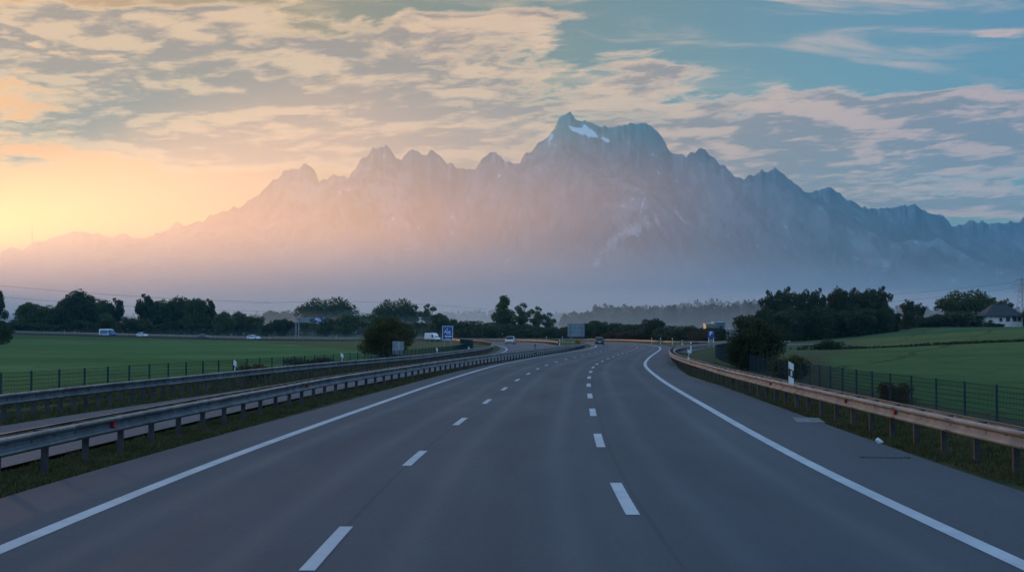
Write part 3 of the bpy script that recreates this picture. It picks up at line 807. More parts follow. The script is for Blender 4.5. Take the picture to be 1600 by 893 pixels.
# ------------------------------------------------------------------ wire fences
M_WIRE = principled('fence wire', (.012, .030, .035), .9, .0, .05)[0]
M_FPOST = worn('green fence post', (.030, .066, .076), (.022, .044, .052), .8, .0, 4.0, .1)
def wire_fence(c, spacing, height, label, lift=0.0, z_of=None):
    zg = ground_z(c[:, 0], c[:, 1], False)
    k = np.ones(41) / 41; zg = np.convolve(np.pad(zg, 20, mode='edge'), k, 'valid')
    root = empty('wire_fence', (float(c[0, 0]), float(c[0, 1]), float(zg[0])), 0, label, 'fence', 'green wire mesh fences beside the motorway')
    loc = Vector(root.location)
    step = int(round(spacing / .5)); idx = list(range(0, len(c), step))
    vis = [i for i in idx if abs(c[i, 0]) < .46 * c[i, 1] + 2]
    def post(b, i):
        gzz = gz(c[i, 0], c[i, 1])
        b.box(tuple(Vector((c[i, 0], c[i, 1], zg[i] + height / 2 + .02 - .15)) - loc), (.06, .05, height + .34), 0.0)
    for i in vis[:100]:
        b = MB(); post(b, i); b.build('post', M_FPOST, root)
    if vis[100:]:
        b = MB()
        for i in vis[100:]: post(b, i)
        b.build('posts', M_FPOST, root)['kind'] = 'stuff'
    b = MB()
    for hh in np.linspace(.06, height, 8):
        for i in range(0, len(c) - 2, 2):
            if abs(c[i, 0]) > .5 * c[i, 1] + 3: continue
            b.bar(tuple(Vector((c[i, 0], c[i, 1], zg[i] + hh)) - loc), tuple(Vector((c[i + 2, 0], c[i + 2, 1], zg[i + 2] + hh)) - loc), .009, .012)
    for i in range(0, len(c) - 1):
        if abs(c[i, 0]) > .5 * c[i, 1] + 3: continue
        for f in np.arange(0, 1, .2):
            p = c[i] * (1 - f) + c[i + 1] * f; z = zg[i] * (1 - f) + zg[i + 1] * f
            b.bar(tuple(Vector((p[0], p[1], z + .03)) - loc), tuple(Vector((p[0], p[1], z + height)) - loc), .006)
    b.build('wire_mesh', M_WIRE, root)
    return root
wire_fence(fenceL_p, 2.0, 1.12, 'long dark green wire mesh fence along the near edge of the left field')
wire_fence(fenceR_p, 2.5, 1.06, 'dark green wire mesh fence below the right field, behind the brownish barrier')

# ------------------------------------------------------------------ marker posts
M_WHITE = worn('white plastic', (.78, .79, .80), (.60, .61, .62), .5, 0, 5.0)
M_BLACK = principled('black band', (.012, .012, .014), .5)[0]
M_AMBER = principled('white reflector', (.62, .60, .56), .25)[0]
def on_barrier(c, u, v):
    """spot on a barrier under bearing u, and the level of a post top that stands as high as row v"""
    ok = np.nonzero(c[:, 1] > 15)[0]
    i = ok[int(np.argmin(np.abs(c[ok, 0] / c[ok, 1] - (u - 800) / F)))]
    return float(c[i, 0]), float(c[i, 1]), EYE + (HOR - v) / F * float(c[i, 1])

def marker_post(x, y, top, label, ang=0.0, wd=.13, dark=False, clamp=False):
    z = float(road_z(x, y)) - .1 if y > 330 else gz(x, y)
    if clamp: z = float(road_z(x, y)) + .50
    root = empty('marker_post', (x, y, z), ang, label, 'marker post', 'white marker posts with black bands along the barriers')
    h = top - z
    def prism(z0, z1, s=1.0, tilt=0.0):
        b = MB(); r = [(-.5, -.25), (.5, -.25), (.5, .0), (.2, .42), (-.2, .42), (-.5, .0)]
        vs = [(px * wd * s, py * wd * s, zz + (px * tilt if zz == zz else 0)) for zz in (z0, z1) for px, py in r]
        n = len(r); b.add(vs, [tuple(range(n))[::-1], tuple(range(n, 2 * n))] + [(k, (k + 1) % n, n + (k + 1) % n, n + k) for k in range(n)])
        return b
    prism(-.05, h, 1.0, -.10).build('post', M_WHITE if not dark else M_BLACK, root)
    prism(h - .50, h - .24, 1.06, -.10).build('black_band', M_BLACK, root)
    b = MB(); b.box((0, -wd * .29, h - .37), (wd * .36, .012, .18)); b.build('reflector', M_AMBER, root)
    return root
marker_post(*on_barrier(railR_p, 1234, 566), 'large white marker post with black band behind the brownish barrier, nearest on the right side', .1, .17, clamp=True)
marker_post(*on_barrier(railR_p[railR_p[:, 1] < 112], 1075, 546), 'white marker post above the far end of the brownish barrier, left of the right bush', 0, .15, clamp=True)
marker_post(22.6, 162.0, 1.35, 'white marker post on the bend of the exit road, just behind a nearer banded post', 0, .17)
marker_post(33.2, 250.0, 1.05, 'small white marker post at the end of the distant barrier, before the dark hedge', 0, .15)
near_B = railB_p[railB_p[:, 1] < 185]
marker_post(*on_barrier(near_B, 366, 563), 'white marker post with black band on the left barrier beside the small dark bush', clamp=True)
marker_post(*on_barrier(near_B, 534, 552), 'white banded marker post behind the left barrier, in front of the open field fence', 0, .16, clamp=True)
marker_post(*on_barrier(near_B, 682, 543.5), 'white banded marker post below the blue sign, right of the round bush', 0, .15, clamp=True)
marker_post(*on_barrier(near_B, 733, 541.5), 'small white marker post on the left barrier right of the blue sign', 0, .14, clamp=True)
marker_post(*on_barrier(near_B, 770, 537), 'white banded marker post standing where the left barrier bends out of sight', 0, .16, clamp=True)
marker_post(2.75, 152.0, 1.12, 'dark marker post rising from the back of the median barrier', 0, .15, True)
marker_post(9.35, 252.0, 1.10, 'white marker post at the start of the pale barrier on the grass nose', 0, .16)
for u, yy, lb in ((851, 392, 'tiny white marker post on the distant barrier, behind the light estate car'), (878, 392, 'tiny white marker post on the distant barrier, left of the median sign'),
                  (1017, 356, 'leftmost of three tiny white marker posts under the dark hedge at the bend'), (1031, 338, 'middle one of three tiny white marker posts under the dark hedge at the bend'),
                  (1050, 316, 'rightmost of three tiny white marker posts under the dark hedge at the bend')):
    i = int(np.argmin(np.abs(farR_p[:, 0] / np.maximum(farR_p[:, 1], 1) - (u - 800) / F) + (farR_p[:, 1] < 250) * 9))
    marker_post(float(farR_p[i, 0]) + .3, float(farR_p[i, 1]) + .8, 1.35, lb, 0, .20)
for u, lb in ((99, 'tiny white marker post on the far left road, left of the delivery van'), (116, 'tiny white marker post on the far left road, close behind the delivery van'), (422, 'tiny white marker post right of the white estate car on the far left road'), (524, 'tiny white marker post on the far left road below the dome shaped tree')):
    i = int(np.argmin(np.abs(farR_p[:, 0] / np.maximum(farR_p[:, 1], 1) - (u - 800) / F)))
    x, y = float(farR_p[i, 0]), float(farR_p[i, 1]) + 1.0
    marker_post(x, y, float(road_z(x, y)) + 1.35, lb, 0, .2)

# ------------------------------------------------------------------ trees and bushes
def foliage_material(name, c1, c2):
    m, t, b = principled(name, c1, .75, 0, .2)
    rnd = t.n('ShaderNodeObjectInfo').outputs['Random']
    p = t.n('ShaderNodeTexCoord').outputs['Object']
    clump = t.noise(p, 4.5, 3, .6); leaf = t.noise(p, 40.0, 2, .6)
    c = t.mix(t.ss(clump, .35, .65), c1, c2)
    c = t.mix(t.ss(leaf, .45, .75, 0, .5), c, tuple(min(1, k * 1.7) for k in c2))
    c = t.mix(t.ss(rnd, 0, 1, 0, .35, 'LINEAR'), c, (c1[0] * 1.2, c1[1] * .8, c1[2] * .9))
    t.put(b.inputs['Base Color'], c)
    tr = t.n('ShaderNodeBsdfTranslucent'); t.put(tr.inputs[0], c)
    mx = t.n('ShaderNodeMixShader'); mx.inputs[0].default_value = .32
    t.t.links.new(b.outputs[0], mx.inputs[1]); t.t.links.new(tr.outputs[0], mx.inputs[2])
    t.t.links.new(mx.outputs[0], [n for n in t.t.nodes if n.type == 'OUTPUT_MATERIAL'][0].inputs[0])
    return m
M_LEAF = foliage_material('broad leaves', (.045, .068, .023), (.090, .112, .040))
M_LEAF_DK = foliage_material('dark leaves', (.030, .046, .021), (.060, .077, .031))
M_LEAF_OL = foliage_material('olive leaves', (.052, .058, .016), (.095, .095, .028))
M_LEAF_PALE = foliage_material('pale leaves', (.058, .078, .030), (.095, .112, .046))
M_LEAF_RED = foliage_material('reddish autumn leaves', (.055, .032, .016), (.085, .050, .022))
M_LEAF_YEL = foliage_material('yellow autumn leaves', (.30, .20, .02), (.42, .30, .04))
M_BARK = worn('bark', (.045, .038, .030), (.025, .021, .018), .9, 0, 6.0)

def crown_mesh(name, mat, lobes, n, leaf, seed, inner=.45, twig=0.0):
    """many small leaf sprays spread through a cluster of unequal lobes; unit height, base at z = 0"""
    g = np.random.default_rng(seed)
    lob = np.array(lobes, float); vol = (lob[:, 3] * lob[:, 4] * lob[:, 5]) ** .72; pr = vol / vol.sum()
    which = g.choice(len(lob), n, p=pr)
    d = g.normal(size=(n, 3)); d /= np.linalg.norm(d, axis=1)[:, None]
    r = 1 - (1 - inner) * g.random(n) ** 1.7
    r *= 1 + .10 * np.sin(d[:, 0] * 7 + which) * np.sin(d[:, 2] * 6 + which * 2) + .05 * g.normal(size=n)
    c = lob[which, :3] + d * r[:, None] * lob[which, 3:6]
    c[:, 2] = np.maximum(c[:, 2], .01)
    # sprays: three-cornered and four-cornered leaf clusters of unequal size
    s = leaf * (.55 + .9 * g.random(n))
    nn = d + .9 * g.normal(size=(n, 3)); nn /= np.linalg.norm(nn, axis=1)[:, None]
    a = np.cross(nn, g.normal(size=(n, 3))); a /= np.linalg.norm(a, axis=1)[:, None]
    b = np.cross(nn, a)
    k = g.random((n, 4)) * .7 + .5
    V = np.stack([c + a * (s * k[:, 0])[:, None], c + b * (s * .7 * k[:, 1])[:, None] + nn * (s * .2)[:, None], c - a * (s * k[:, 2])[:, None], c - b * (s * .7 * k[:, 3])[:, None]], 1).reshape(-1, 3)
    Fq = np.arange(4 * n).reshape(n, 4)
    me = bpy.data.meshes.new(name)
    me.vertices.add(len(V)); me.vertices.foreach_set('co', V.ravel().astype(np.float32))
    me.loops.add(4 * n); me.loops.foreach_set('vertex_index', Fq.ravel().astype(np.int32))
    me.polygons.add(n); me.polygons.foreach_set('loop_start', (np.arange(n) * 4).astype(np.int32))
    me.polygons.foreach_set('loop_total', np.full(n, 4, np.int32))
    me.update(calc_edges=True); me.materials.append(mat)
    return me

def trunk_mesh(name, lobes, seed, rad=.022, fork=.32):
    g = random.Random(seed); b = MB()
    top = max(l[2] for l in lobes) * .95
    pts = [(g.uniform(-.01, .01) * k, g.uniform(-.01, .01) * k, -.04 + (top + .04) * k / 6) for k in range(7)]
    b.tube(pts, [rad * (1.5 if k == 0 else 1 - .14 * k) for k in range(7)], 7)
    for l in lobes:
        z0 = min(max(l[2] * .45, .10), fork + .2)
        mid = (l[0] * .5 + g.uniform(-.02, .02), l[1] * .5, (z0 + l[2]) / 2)
        b.tube([(0, 0, z0), mid, (l[0], l[1], l[2])], [rad * .55, rad * .35, rad * .12], 5)
        for q in range(3):
            e = (l[0] + g.uniform(-.8, .8) * l[3], l[1] + g.uniform(-.8, .8) * l[4], l[2] + g.uniform(-.3, .8) * l[5])
            b.tube([mid, ((mid[0] + e[0]) / 2, (mid[1] + e[1]) / 2, (mid[2] + e[2]) / 2 + .01), e], [rad * .25, rad * .15, rad * .05], 4)
    me = bpy.data.meshes.new(name); me.from_pydata(b.v, [], b.f); me.update(); me.materials.append(M_BARK)
    return me

def rand_lobes(seed, n, zr, wr, rad, flat=.8):
    g = random.Random(seed); out = []
    for k in range(n):
        a = 2 * math.pi * (k + g.random() * .7) / n * 1.618 * 2; q = math.sqrt(g.random()) * wr
        z = zr[0] + (zr[1] - zr[0]) * g.random()
        taper = 1 - .55 * max(0, (z - .6) / .4)
        r = rad * g.uniform(.7, 1.25) * taper
        out.append((q * math.cos(a) * taper, q * math.sin(a) * taper, z, r, r, r * flat))
    return out
TREE_KINDS = {}
def tree_kind(key, mat, lobes, n, leaf, seed, **kw):
    TREE_KINDS[key] = (crown_mesh('crown', mat, lobes, n, leaf, seed, **{k: v for k, v in kw.items() if k == 'inner'}), trunk_mesh('trunk', lobes, seed, kw.get('rad', .022)))
big = lambda sd, n=13, w=.34, r=.19: rand_lobes(sd, n, (.22, .82), w, r) + [(0, 0, .5, .30, .30, .34), (0, 0, .24, .26, .26, .22)]
tree_kind('broad1', M_LEAF, big(1), 5200, .030, 1); tree_kind('broad2', M_LEAF, big(2, 15, .36, .17), 5200, .030, 2)
tree_kind('broad3', M_LEAF_DK, big(3, 16, .38, .17), 5600, .030, 3); tree_kind('broad4', M_LEAF_DK, big(4, 12, .32, .2), 5200, .030, 4)
tree_kind('airy', M_LEAF, rand_lobes(5, 17, (.30, .92), .30, .11) + [(0, 0, .45, .14, .14, .25)], 3000, .026, 5)
tree_kind('airydark', M_LEAF_DK, rand_lobes(55, 19, (.28, .93), .33, .12) + [(0, 0, .42, .20, .20, .25)], 4200, .027, 55)
tree_kind('dome', M_LEAF, [(math.cos(a) * .42, math.sin(a) * .3, .55 + .04 * math.sin(3 * a), .22, .2, .17) for a in np.linspace(0, 6.28, 9)[:-1]] + [(-.2, 0, .76, .24, .22, .18), (.18, .05, .80, .24, .22, .17), (0, -.1, .5, .5, .4, .3), (.35, 0, .68, .2, .2, .16), (-.42, 0, .62, .2, .2, .15)], 6000, .028, 6)
tree_kind('poplar', M_LEAF, [(random.Random(k).uniform(-.10, .10), random.Random(k + 50).uniform(-.1, .1), .2 + .72 * k / 11, .13 * (1 - .45 * abs(k - 4) / 8), .13, .10) for k in range(12)] + [(.12, 0, .45, .12, .1, .13), (-.13, 0, .5, .1, .1, .12)], 3600, .024, 7)
tree_kind('pine', M_LEAF_DK, [(random.Random(k * 3).uniform(-.05, .05), 0, .18 + .76 * k / 9, .21 * (1 - .085 * k), .21 * (1 - .085 * k), .08) for k in range(10)], 2600, .026, 8)
tree_kind('pale', M_LEAF_PALE, big(9, 12, .38, .18), 4200, .030, 9)
tree_kind('shrub', M_LEAF_DK, rand_lobes(10, 14, (.18, .72), .55, .26) + [(0, 0, .3, .6, .5, .3)], 4200, .036, 10)
tree_kind('redshrub', M_LEAF_RED, rand_lobes(11, 12, (.18, .72), .55, .27) + [(0, 0, .3, .6, .5, .3)], 3600, .036, 11)
tree_kind('yellow', M_LEAF_YEL, rand_lobes(12, 9, (.2, .8), .3, .2), 1200, .05, 12)
# the two bushes close to the road carry many more and smaller leaves
tree_kind('roundbush', M_LEAF_OL, rand_lobes(21, 26, (.16, .80), .42, .17, .85) + [(0, 0, .40, .46, .46, .36), (0, 0, .72, .26, .26, .20)], 26000, .0155, 21)
tree_kind('openbush', M_LEAF_DK, rand_lobes(22, 24, (.16, .80), .40, .16, .9) + [(0, 0, .34, .42, .42, .30), (0, 0, .62, .28, .28, .22)], 24000, .0150, 22)
tree_kind('lowbush', M_LEAF_OL, rand_lobes(23, 12, (.15, .7), .5, .28) + [(0, 0, .3, .5, .5, .3)], 6000, .03, 23)
tree_kind('redbush', M_LEAF_RED, rand_lobes(24, 12, (.15, .7), .5, .28) + [(0, 0, .3, .5, .5, .3)], 5000, .03, 24)

def tree(kind, x, y, h, wf, label, group, name='tree', cat='tree', sink=.15, zbase=None):
    """a tree of height h; wf widens the unit crown"""
    z = (gz(x, y) if zbase is None else zbase) - sink
    root = empty(name, (x, y, z), random.uniform(-.5, .5) + (random.choice((0, math.pi)) if kind not in ('dome',) else 0), label, cat, group)
    cm, tm = TREE_KINDS[kind]
    for nm, me in (('crown', cm), ('trunk', tm)):
        o = bpy.data.objects.new(nm, me); C.objects.link(o); o.parent = root; o.scale = (h * wf, h * wf, h)
    return root

def tree_px(kind, u, vtop, D, wpx, label, group, name='tree', cat='tree', unit_w=1.0):
    """place by plan bearing and distance; height follows from how high its top stands over the horizon"""
    x = (u - 800) / F * D; z0 = gz(x, D)
    h = EYE + (HOR - vtop) / F * D - z0 + .1
    return tree(kind, x, D, h, (wpx / F * D) / (h * unit_w), label, group, name, cat)
GL = 'trees beyond the far left road'; GR = 'trees along the right field'; GC = 'trees behind the bend of the motorway'
T = [
 # kind, u, top, distance, width px, label, group
 ('airydark', -8, 444, 520, 50, 'dark tree cut by the left edge of the picture, taller than its neighbours', GL),
 ('broad1', 40, 465, 610, 58, 'rounded tree right of the one at the left edge', GL),
 ('broad2', 74, 467, 600, 50, 'low rounded tree left of the tallest clump above the delivery van', GL),
 ('broad1', 101, 457, 610, 58, 'tall tree on the left shoulder of the clump above the delivery van', GL),
 ('broad4', 129, 446, 590, 74, 'tallest tree of the left row, above the delivery van', GL),
 ('broad2', 155, 455, 605, 52, 'tree on the right shoulder of the tallest left clump', GL),
 ('airydark', 181, 461, 585, 46, 'airy tree beside the gap between the two big left clumps', GL),
 ('broad1', 169, 484, 560, 44, 'low green tree in front of the gap, right behind the delivery van', GL),
 ('airydark', 226, 454, 600, 52, 'see through tree at the left end of the second left clump', GL),
 ('broad2', 251, 457, 610, 56, 'tree in the second left clump above the white hatchback', GL),
 ('broad4', 277, 457, 600, 62, 'broad tree in the middle of the second left clump', GL),
 ('broad1', 303, 458, 590, 56, 'tree towards the right end of the second left clump', GL),
 ('airydark', 326, 462, 600, 38, 'airy tree at the right end of the second left clump', GL),
 ('broad2', 213, 490, 570, 46, 'low tree under the dip between the two left clumps', GL),
 ('pale', 349, 479, 570, 44, 'pale green tree right of the second left clump', GL),
 ('pale', 374, 479, 585, 40, 'pale green tree behind the white estate car', GL),
 ('broad2', 396, 486, 600, 38, 'small green tree right of the two pale ones', GL),
 ('broad1', 420, 480, 900, 44, 'hazy pale tree behind the left end of the gantry', GL),
 ('broad2', 448, 478, 930, 42, 'hazy pale tree beyond the gantry post', GL),
 ('broad3', 441, 494, 560, 36, 'dark pointed tree just left of the gantry post', GL),
 ('broad4', 417, 507, 560, 30, 'dark low tree left of the pointed one', GL),
 ('dome', 511, 462, 760, 80, 'wide dome shaped tree standing above the blue gantry sign', GL),
 ('broad2', 480, 488, 640, 34, 'dim tree behind the grey gantry panel', GL),
 ('broad1', 508, 492, 560, 36, 'green tree right of the blue gantry sign', GL),
 ('broad1', 541, 486, 570, 52, 'green tree under the right half of the dome shaped tree', GL),
 ('broad2', 577, 483, 660, 44, 'hazy tree left of the round roadside bush', GL),
 ('dome', 618, 464, 700, 58, 'hazy tree rising above the round roadside bush', GL),
 ('airy', 646, 473, 690, 40, 'hazy tree on the right of the one above the round bush', GL),
 ('airy', 670, 472, 700, 42, 'airy hazy tree left of the blue sign', GL),
 ('broad1', 690, 484, 560, 46, 'green tree directly behind the blue sign', GL),
 ('shrub', 735, 495, 500, 64, 'dark wide bush right of the blue sign', GC),
 ('shrub', 760, 503, 470, 44, 'low dark bush left of the tall poplar like tree', GC),
 ('poplar', 788, 462, 560, 92, 'tall upright tree above the light estate car', GC),
 ('airy', 815, 470, 570, 46, 'upright tree immediately right of the tallest central one', GC),
 ('airy', 838, 476, 580, 44, 'airy tree between the tall upright trees and the median sign', GC),
 ('airy', 856, 486, 590, 38, 'lower airy tree sloping down towards the median sign', GC),
 ('shrub', 824, 510, 470, 50, 'reddish dark bush behind the light estate car', GC),
 ('shrub', 864, 505, 450, 36, 'dark green bush just left of the median sign', GC),
 ('broad3', 936, 497, 440, 34, 'small dark round tree behind the dark hatchback', GC),
 ('broad3', 909, 508, 460, 26, 'narrow dark tree right behind the median sign', GC),
 ('redshrub', 968, 515, 420, 40, 'low reddish bush right of the dark hatchback', GC),
 ('redshrub', 992, 513, 410, 40, 'low reddish bush at the left foot of the dark tree by the bend', GC),
 ('broad3', 1020, 492, 400, 42, 'dark tree behind the three tiny marker posts', GC),
 ('shrub', 1046, 503, 390, 50, 'dark bush right of the dark tree at the bend', GC),
 ('shrub', 1076, 503, 370, 52, 'dark bush left of the parking sign, higher than its neighbour', GC),
 ('redshrub', 1092, 512, 300, 32, 'brownish sloping bush directly behind the parking sign', GC),
 ('airydark', 1203, 447, 400, 46, 'leftmost tall tree of the dark wood on the right', GR),
 ('airydark', 1229, 441, 395, 48, 'second tall tree from the left in the dark wood', GR),
 ('broad3', 1254, 443, 400, 46, 'third tall tree from the left in the dark wood', GR),
 ('airydark', 1279, 444, 395, 44, 'fourth tall tree from the left in the dark wood', GR),
 ('broad4', 1306, 441, 400, 50, 'fifth tall tree from the left in the dark wood', GR),
 ('airydark', 1332, 443, 395, 46, 'third tall tree from the right end of the dark wood', GR),
 ('broad3', 1352, 442, 400, 44, 'second tall tree from the right end of the dark wood', GR),
 ('airydark', 1377, 441, 392, 48, 'tall tree at the right end of the dark wood', GR),
 ('broad4', 1192, 472, 385, 44, 'lower tree at the left foot of the dark wood', GR),
 ('broad3', 1240, 474, 385, 60, 'lower tree filling the left half of the dark wood', GR),
 ('broad4', 1290, 472, 383, 62, 'lower tree filling the middle of the dark wood', GR),
 ('broad3', 1340, 474, 382, 62, 'lower tree filling the right half of the dark wood', GR),
 ('broad4', 1387, 474, 385, 36, 'lower tree at the right foot of the dark wood', GR),
 ('airydark', 1418, 464, 430, 34, 'grey green tree just right of the dark wood', GR),
 ('airydark', 1437, 470, 440, 30, 'thin tree above the small white shed', GR),
 ('broad4', 1418, 482, 400, 26, 'narrow dark tree left of the small white shed', GR),
 ('shrub', 1462, 486, 420, 40, 'dark bush right of the small white shed', GR),
 ('dome', 1510, 450, 430, 76, 'broad dome crowned tree left of the white house', GR),
 ('shrub', 1505, 480, 415, 76, 'dark bush under the dome crowned tree', GR),
 ('airydark', 1551, 461, 445, 42, 'tree directly above the left end of the house roof', GR),
 ('airydark', 1572, 463, 450, 34, 'thin tree over the middle of the house roof', GR),
 ('broad4', 1612, 480, 400, 40, 'dark tree at the right end of the white house', GR),
]
for k, u, vt, D, wp, lb, gp in T:
    tree_px(k, u, vt, D, wp, lb, gp)
GB = 'bushes beside the motorway'
tree_px('roundbush', 606, 487, 152, 84, 'round olive green bush behind the left fence and a grey sign back', GB, 'bush', 'bush')
tree_px('openbush', 1181, 481, 88, 100, 'big dark ragged bush behind the right wire fence', GB, 'bush', 'bush')
tree_px('lowbush', 1236, 541, 72, 52, 'small olive bush right of the big dark bush', GB, 'bush', 'bush')
tree_px('redbush', 398, 561, 68, 36, 'small dark brownish bush in the left fence beside the marker post', GB, 'bush', 'bush')
tree_px('redbush', 1395, 588, 47, 44, 'low reddish plants growing in the right wire fence', GB, 'bush', 'bush')
tree_px('redbush', 488, 553, 92, 60, 'low brownish growth along the foot of the left fence', GB, 'bush', 'bush')
tree_px('shrub', -2, 492, 300, 34, 'black bush at the left edge of the picture, on the field corner', GB, 'bush', 'bush')
tree_px('yellow', 903, 527, 300, 14, 'small yellow bush on the grass nose under the median sign', GB, 'bush', 'bush')
tree_px('shrub', 1296, 526, 205, 34, 'clump of dark brown stems standing alone in the right field', GB, 'bush', 'bush')

# undergrowth closing the foot of the tree rows: hedges nobody could count the plants of
def hedge(name, pts, h, dep, n, leaf, mat, seed):
    g = np.random.default_rng(seed); c = resample(spline(pts), 1.0)
    k = g.integers(0, len(c), n); p = c[k]
    hh = h * (.55 + .45 * np.array([mnoise.noise(Vector((q[0] * .09, q[1] * .09, seed))) + .5 for q in p]).clip(0, 1.2))
    zz = ground_z(p[:, 0], p[:, 1])
    ctr = np.c_[p[:, 0] + g.normal(size=n) * .6, p[:, 1] + g.uniform(-dep, dep, n), zz - .2 + hh * g.random(n) ** .7]
    s = leaf * (.6 + .8 * g.random(n)); a = g.normal(size=(n, 3)); a /= np.linalg.norm(a, axis=1)[:, None]
    b = np.cross(a, g.normal(size=(n, 3))); b /= np.linalg.norm(b, axis=1)[:, None]
    V = np.stack([ctr + a * s[:, None], ctr + b * (s * .7)[:, None], ctr - a * s[:, None], ctr - b * (s * .7)[:, None]], 1).reshape(-1, 3)
    o = mesh_obj(name, V, np.arange(4 * n).reshape(n, 4).tolist(), mat)
    return tag(o, kind='stuff')
def bearing(u, D): return ((u - 800) / F * D, D)
hedge('undergrowth', [bearing(-60, 560), bearing(80, 575), bearing(200, 580), bearing(340, 575), bearing(400, 580)], 8.0, 3, 9000, .7, M_LEAF_DK, 1)
hedge('undergrowth', [bearing(400, 580), bearing(470, 600), bearing(560, 600), bearing(640, 600), bearing(700, 590), bearing(780, 585)], 8.5, 3, 9000, .7, M_LEAF, 2)
hedge('undergrowth', [bearing(700, 520), bearing(760, 500), bearing(830, 490), bearing(890, 470), bearing(930, 460), bearing(1000, 425)], 6.5, 2.5, 7000, .6, M_LEAF_DK, 3)
hedge('undergrowth', [bearing(1000, 410), bearing(1050, 395), bearing(1090, 380), bearing(1130, 392)], 4.5, 2.5, 2500, .6, M_LEAF_DK, 4)
hedge('undergrowth', [bearing(1175, 388), bearing(1240, 390), bearing(1310, 390), bearing(1398, 392)], 10.0, 4, 11000, .6, M_LEAF_DK, 5)
hedge('undergrowth', [bearing(1398, 405), bearing(1450, 425), bearing(1500, 432), bearing(1545, 440), bearing(1640, 450)], 4.5, 2.5, 4500, .5, M_LEAF_DK, 6)
# dark weedy strip dividing the right field
hedge('field_margin', [(46, 205), (66, 207), (84, 209), (100, 215), (125, 222), (150, 232), (190, 250)], .75, .5, 6000, .22, M_LEAF_DK, 7)

def far_wood(name, u0, u1, D, vtop_fn, n_crowns, per, leaf, mat, seed):
    """a distant wood that reads as one mass: many small unequal crowns joined in one object"""
    g = np.random.default_rng(seed); vs = []
    for k in range(n_crowns):
        u = u0 + (u1 - u0) * (k + g.uniform(-.4, .4)) / n_crowns; d = D * g.uniform(.97, 1.06)
        x = (u - 800) / F * d; z0 = gz(x, d); top = EYE + (HOR - vtop_fn(u) + g.uniform(-3, 3)) / F * d
        h = max(3.0, top - z0); w_ = h * g.uniform(.22, .36)
        m = per; dv = g.normal(size=(m, 3)); dv /= np.linalg.norm(dv, axis=1)[:, None]; r = g.random(m) ** .35
        zz = dv[:, 2] * r
        c = np.c_[x + dv[:, 0] * r * w_ * (1 - .45 * np.clip(zz, 0, 1)), d + dv[:, 1] * r * w_, z0 + h * (.5 + .5 * zz)]
        s = leaf * (.6 + .8 * g.random(m)); a = g.normal(size=(m, 3)); a /= np.linalg.norm(a, axis=1)[:, None]
        b = np.cross(a, g.normal(size=(m, 3))); b /= np.linalg.norm(b, axis=1)[:, None]
        vs.append(np.stack([c + a * s[:, None], c + b * (s * .75)[:, None], c - a * s[:, None], c - b * (s * .75)[:, None]], 1).reshape(-1, 3))
    V = np.vstack(vs)
    return tag(mesh_obj(name, V, np.arange(len(V)).reshape(-1, 4).tolist(), mat), kind='stuff')
ip = lambda xs, ys: (lambda u: float(np.interp(u, xs, ys)))
far_wood('distant_wood', 880, 1200, 950, ip([880, 895, 915, 930, 950, 975, 1000, 1050, 1100, 1180], [492, 486, 490, 478, 474, 477, 479, 478, 476, 471]), 46, 420, 1.05, M_LEAF_DK, 31)
far_wood('distant_wood', 870, 1210, 1150, ip([870, 900, 960, 1050, 1080, 1130, 1200], [498, 492, 482, 474, 469, 468, 470]), 44, 300, 1.2, M_LEAF_DK, 32)
far_wood('distant_wood', 690, 900, 1900, ip([690, 720, 770, 800, 900], [488, 485, 484, 484, 490]), 40, 160, 2.0, M_LEAF_DK, 33)
far_wood('distant_wood', -60, 720, 1300, ip([-60, 150, 430, 560, 720], [492, 492, 488, 486, 492]), 90, 180, 1.5, M_LEAF_DK, 34)
far_wood('distant_wood', 1180, 1680, 1000, ip([1180, 1300, 1450, 1680], [480, 480, 478, 476]), 50, 180, 1.3, M_LEAF_DK, 35)

# ------------------------------------------------------------------ vehicles
M_GLASS = principled('car glass', (.012, .014, .018), .08, 0, .6)[0]
M_TYRE = principled('tyre rubber', (.018, .018, .018), .85)[0]
M_RIM = principled('alloy rim', (.32, .33, .34), .35, .8)[0]
M_TRIM = principled('black trim', (.02, .02, .022), .55)[0]
M_LAMP = principled('lamp glass', (.75, .76, .78), .12, .1)[0]
M_TAIL = principled('tail lamp', (.32, .012, .01), .2)[0]
M_PLATE = principled('number plate', (.72, .72, .70), .4)[0]
def car_paint(name, c):
    m, t, b = principled(name, c, .32, 0, .5); b.inputs['Coat Weight'].default_value = .6; b.inputs['Coat Roughness'].default_value = .08
    n = t.noise(t.n('ShaderNodeTexCoord').outputs['Object'], 2.5, 5, .6)
    t.put(b.inputs['Base Color'], t.mix(t.ss(n, .4, .8, 0, .3), c, tuple(k * .6 for k in c)))
    return m
M_CWHITE = car_paint('white car paint', (.78, .79, .80)); M_CGREY = car_paint('dark grey car paint', (.10, .095, .09))
M_CSILV = car_paint('pale beige car paint', (.52, .47, .42)); M_CDARK = car_paint('black car paint', (.022, .022, .026))
M_CBLUE = car_paint('blue van paint', (.05, .13, .30)); M_CVAN = car_paint('off white van paint', (.76, .72, .66))

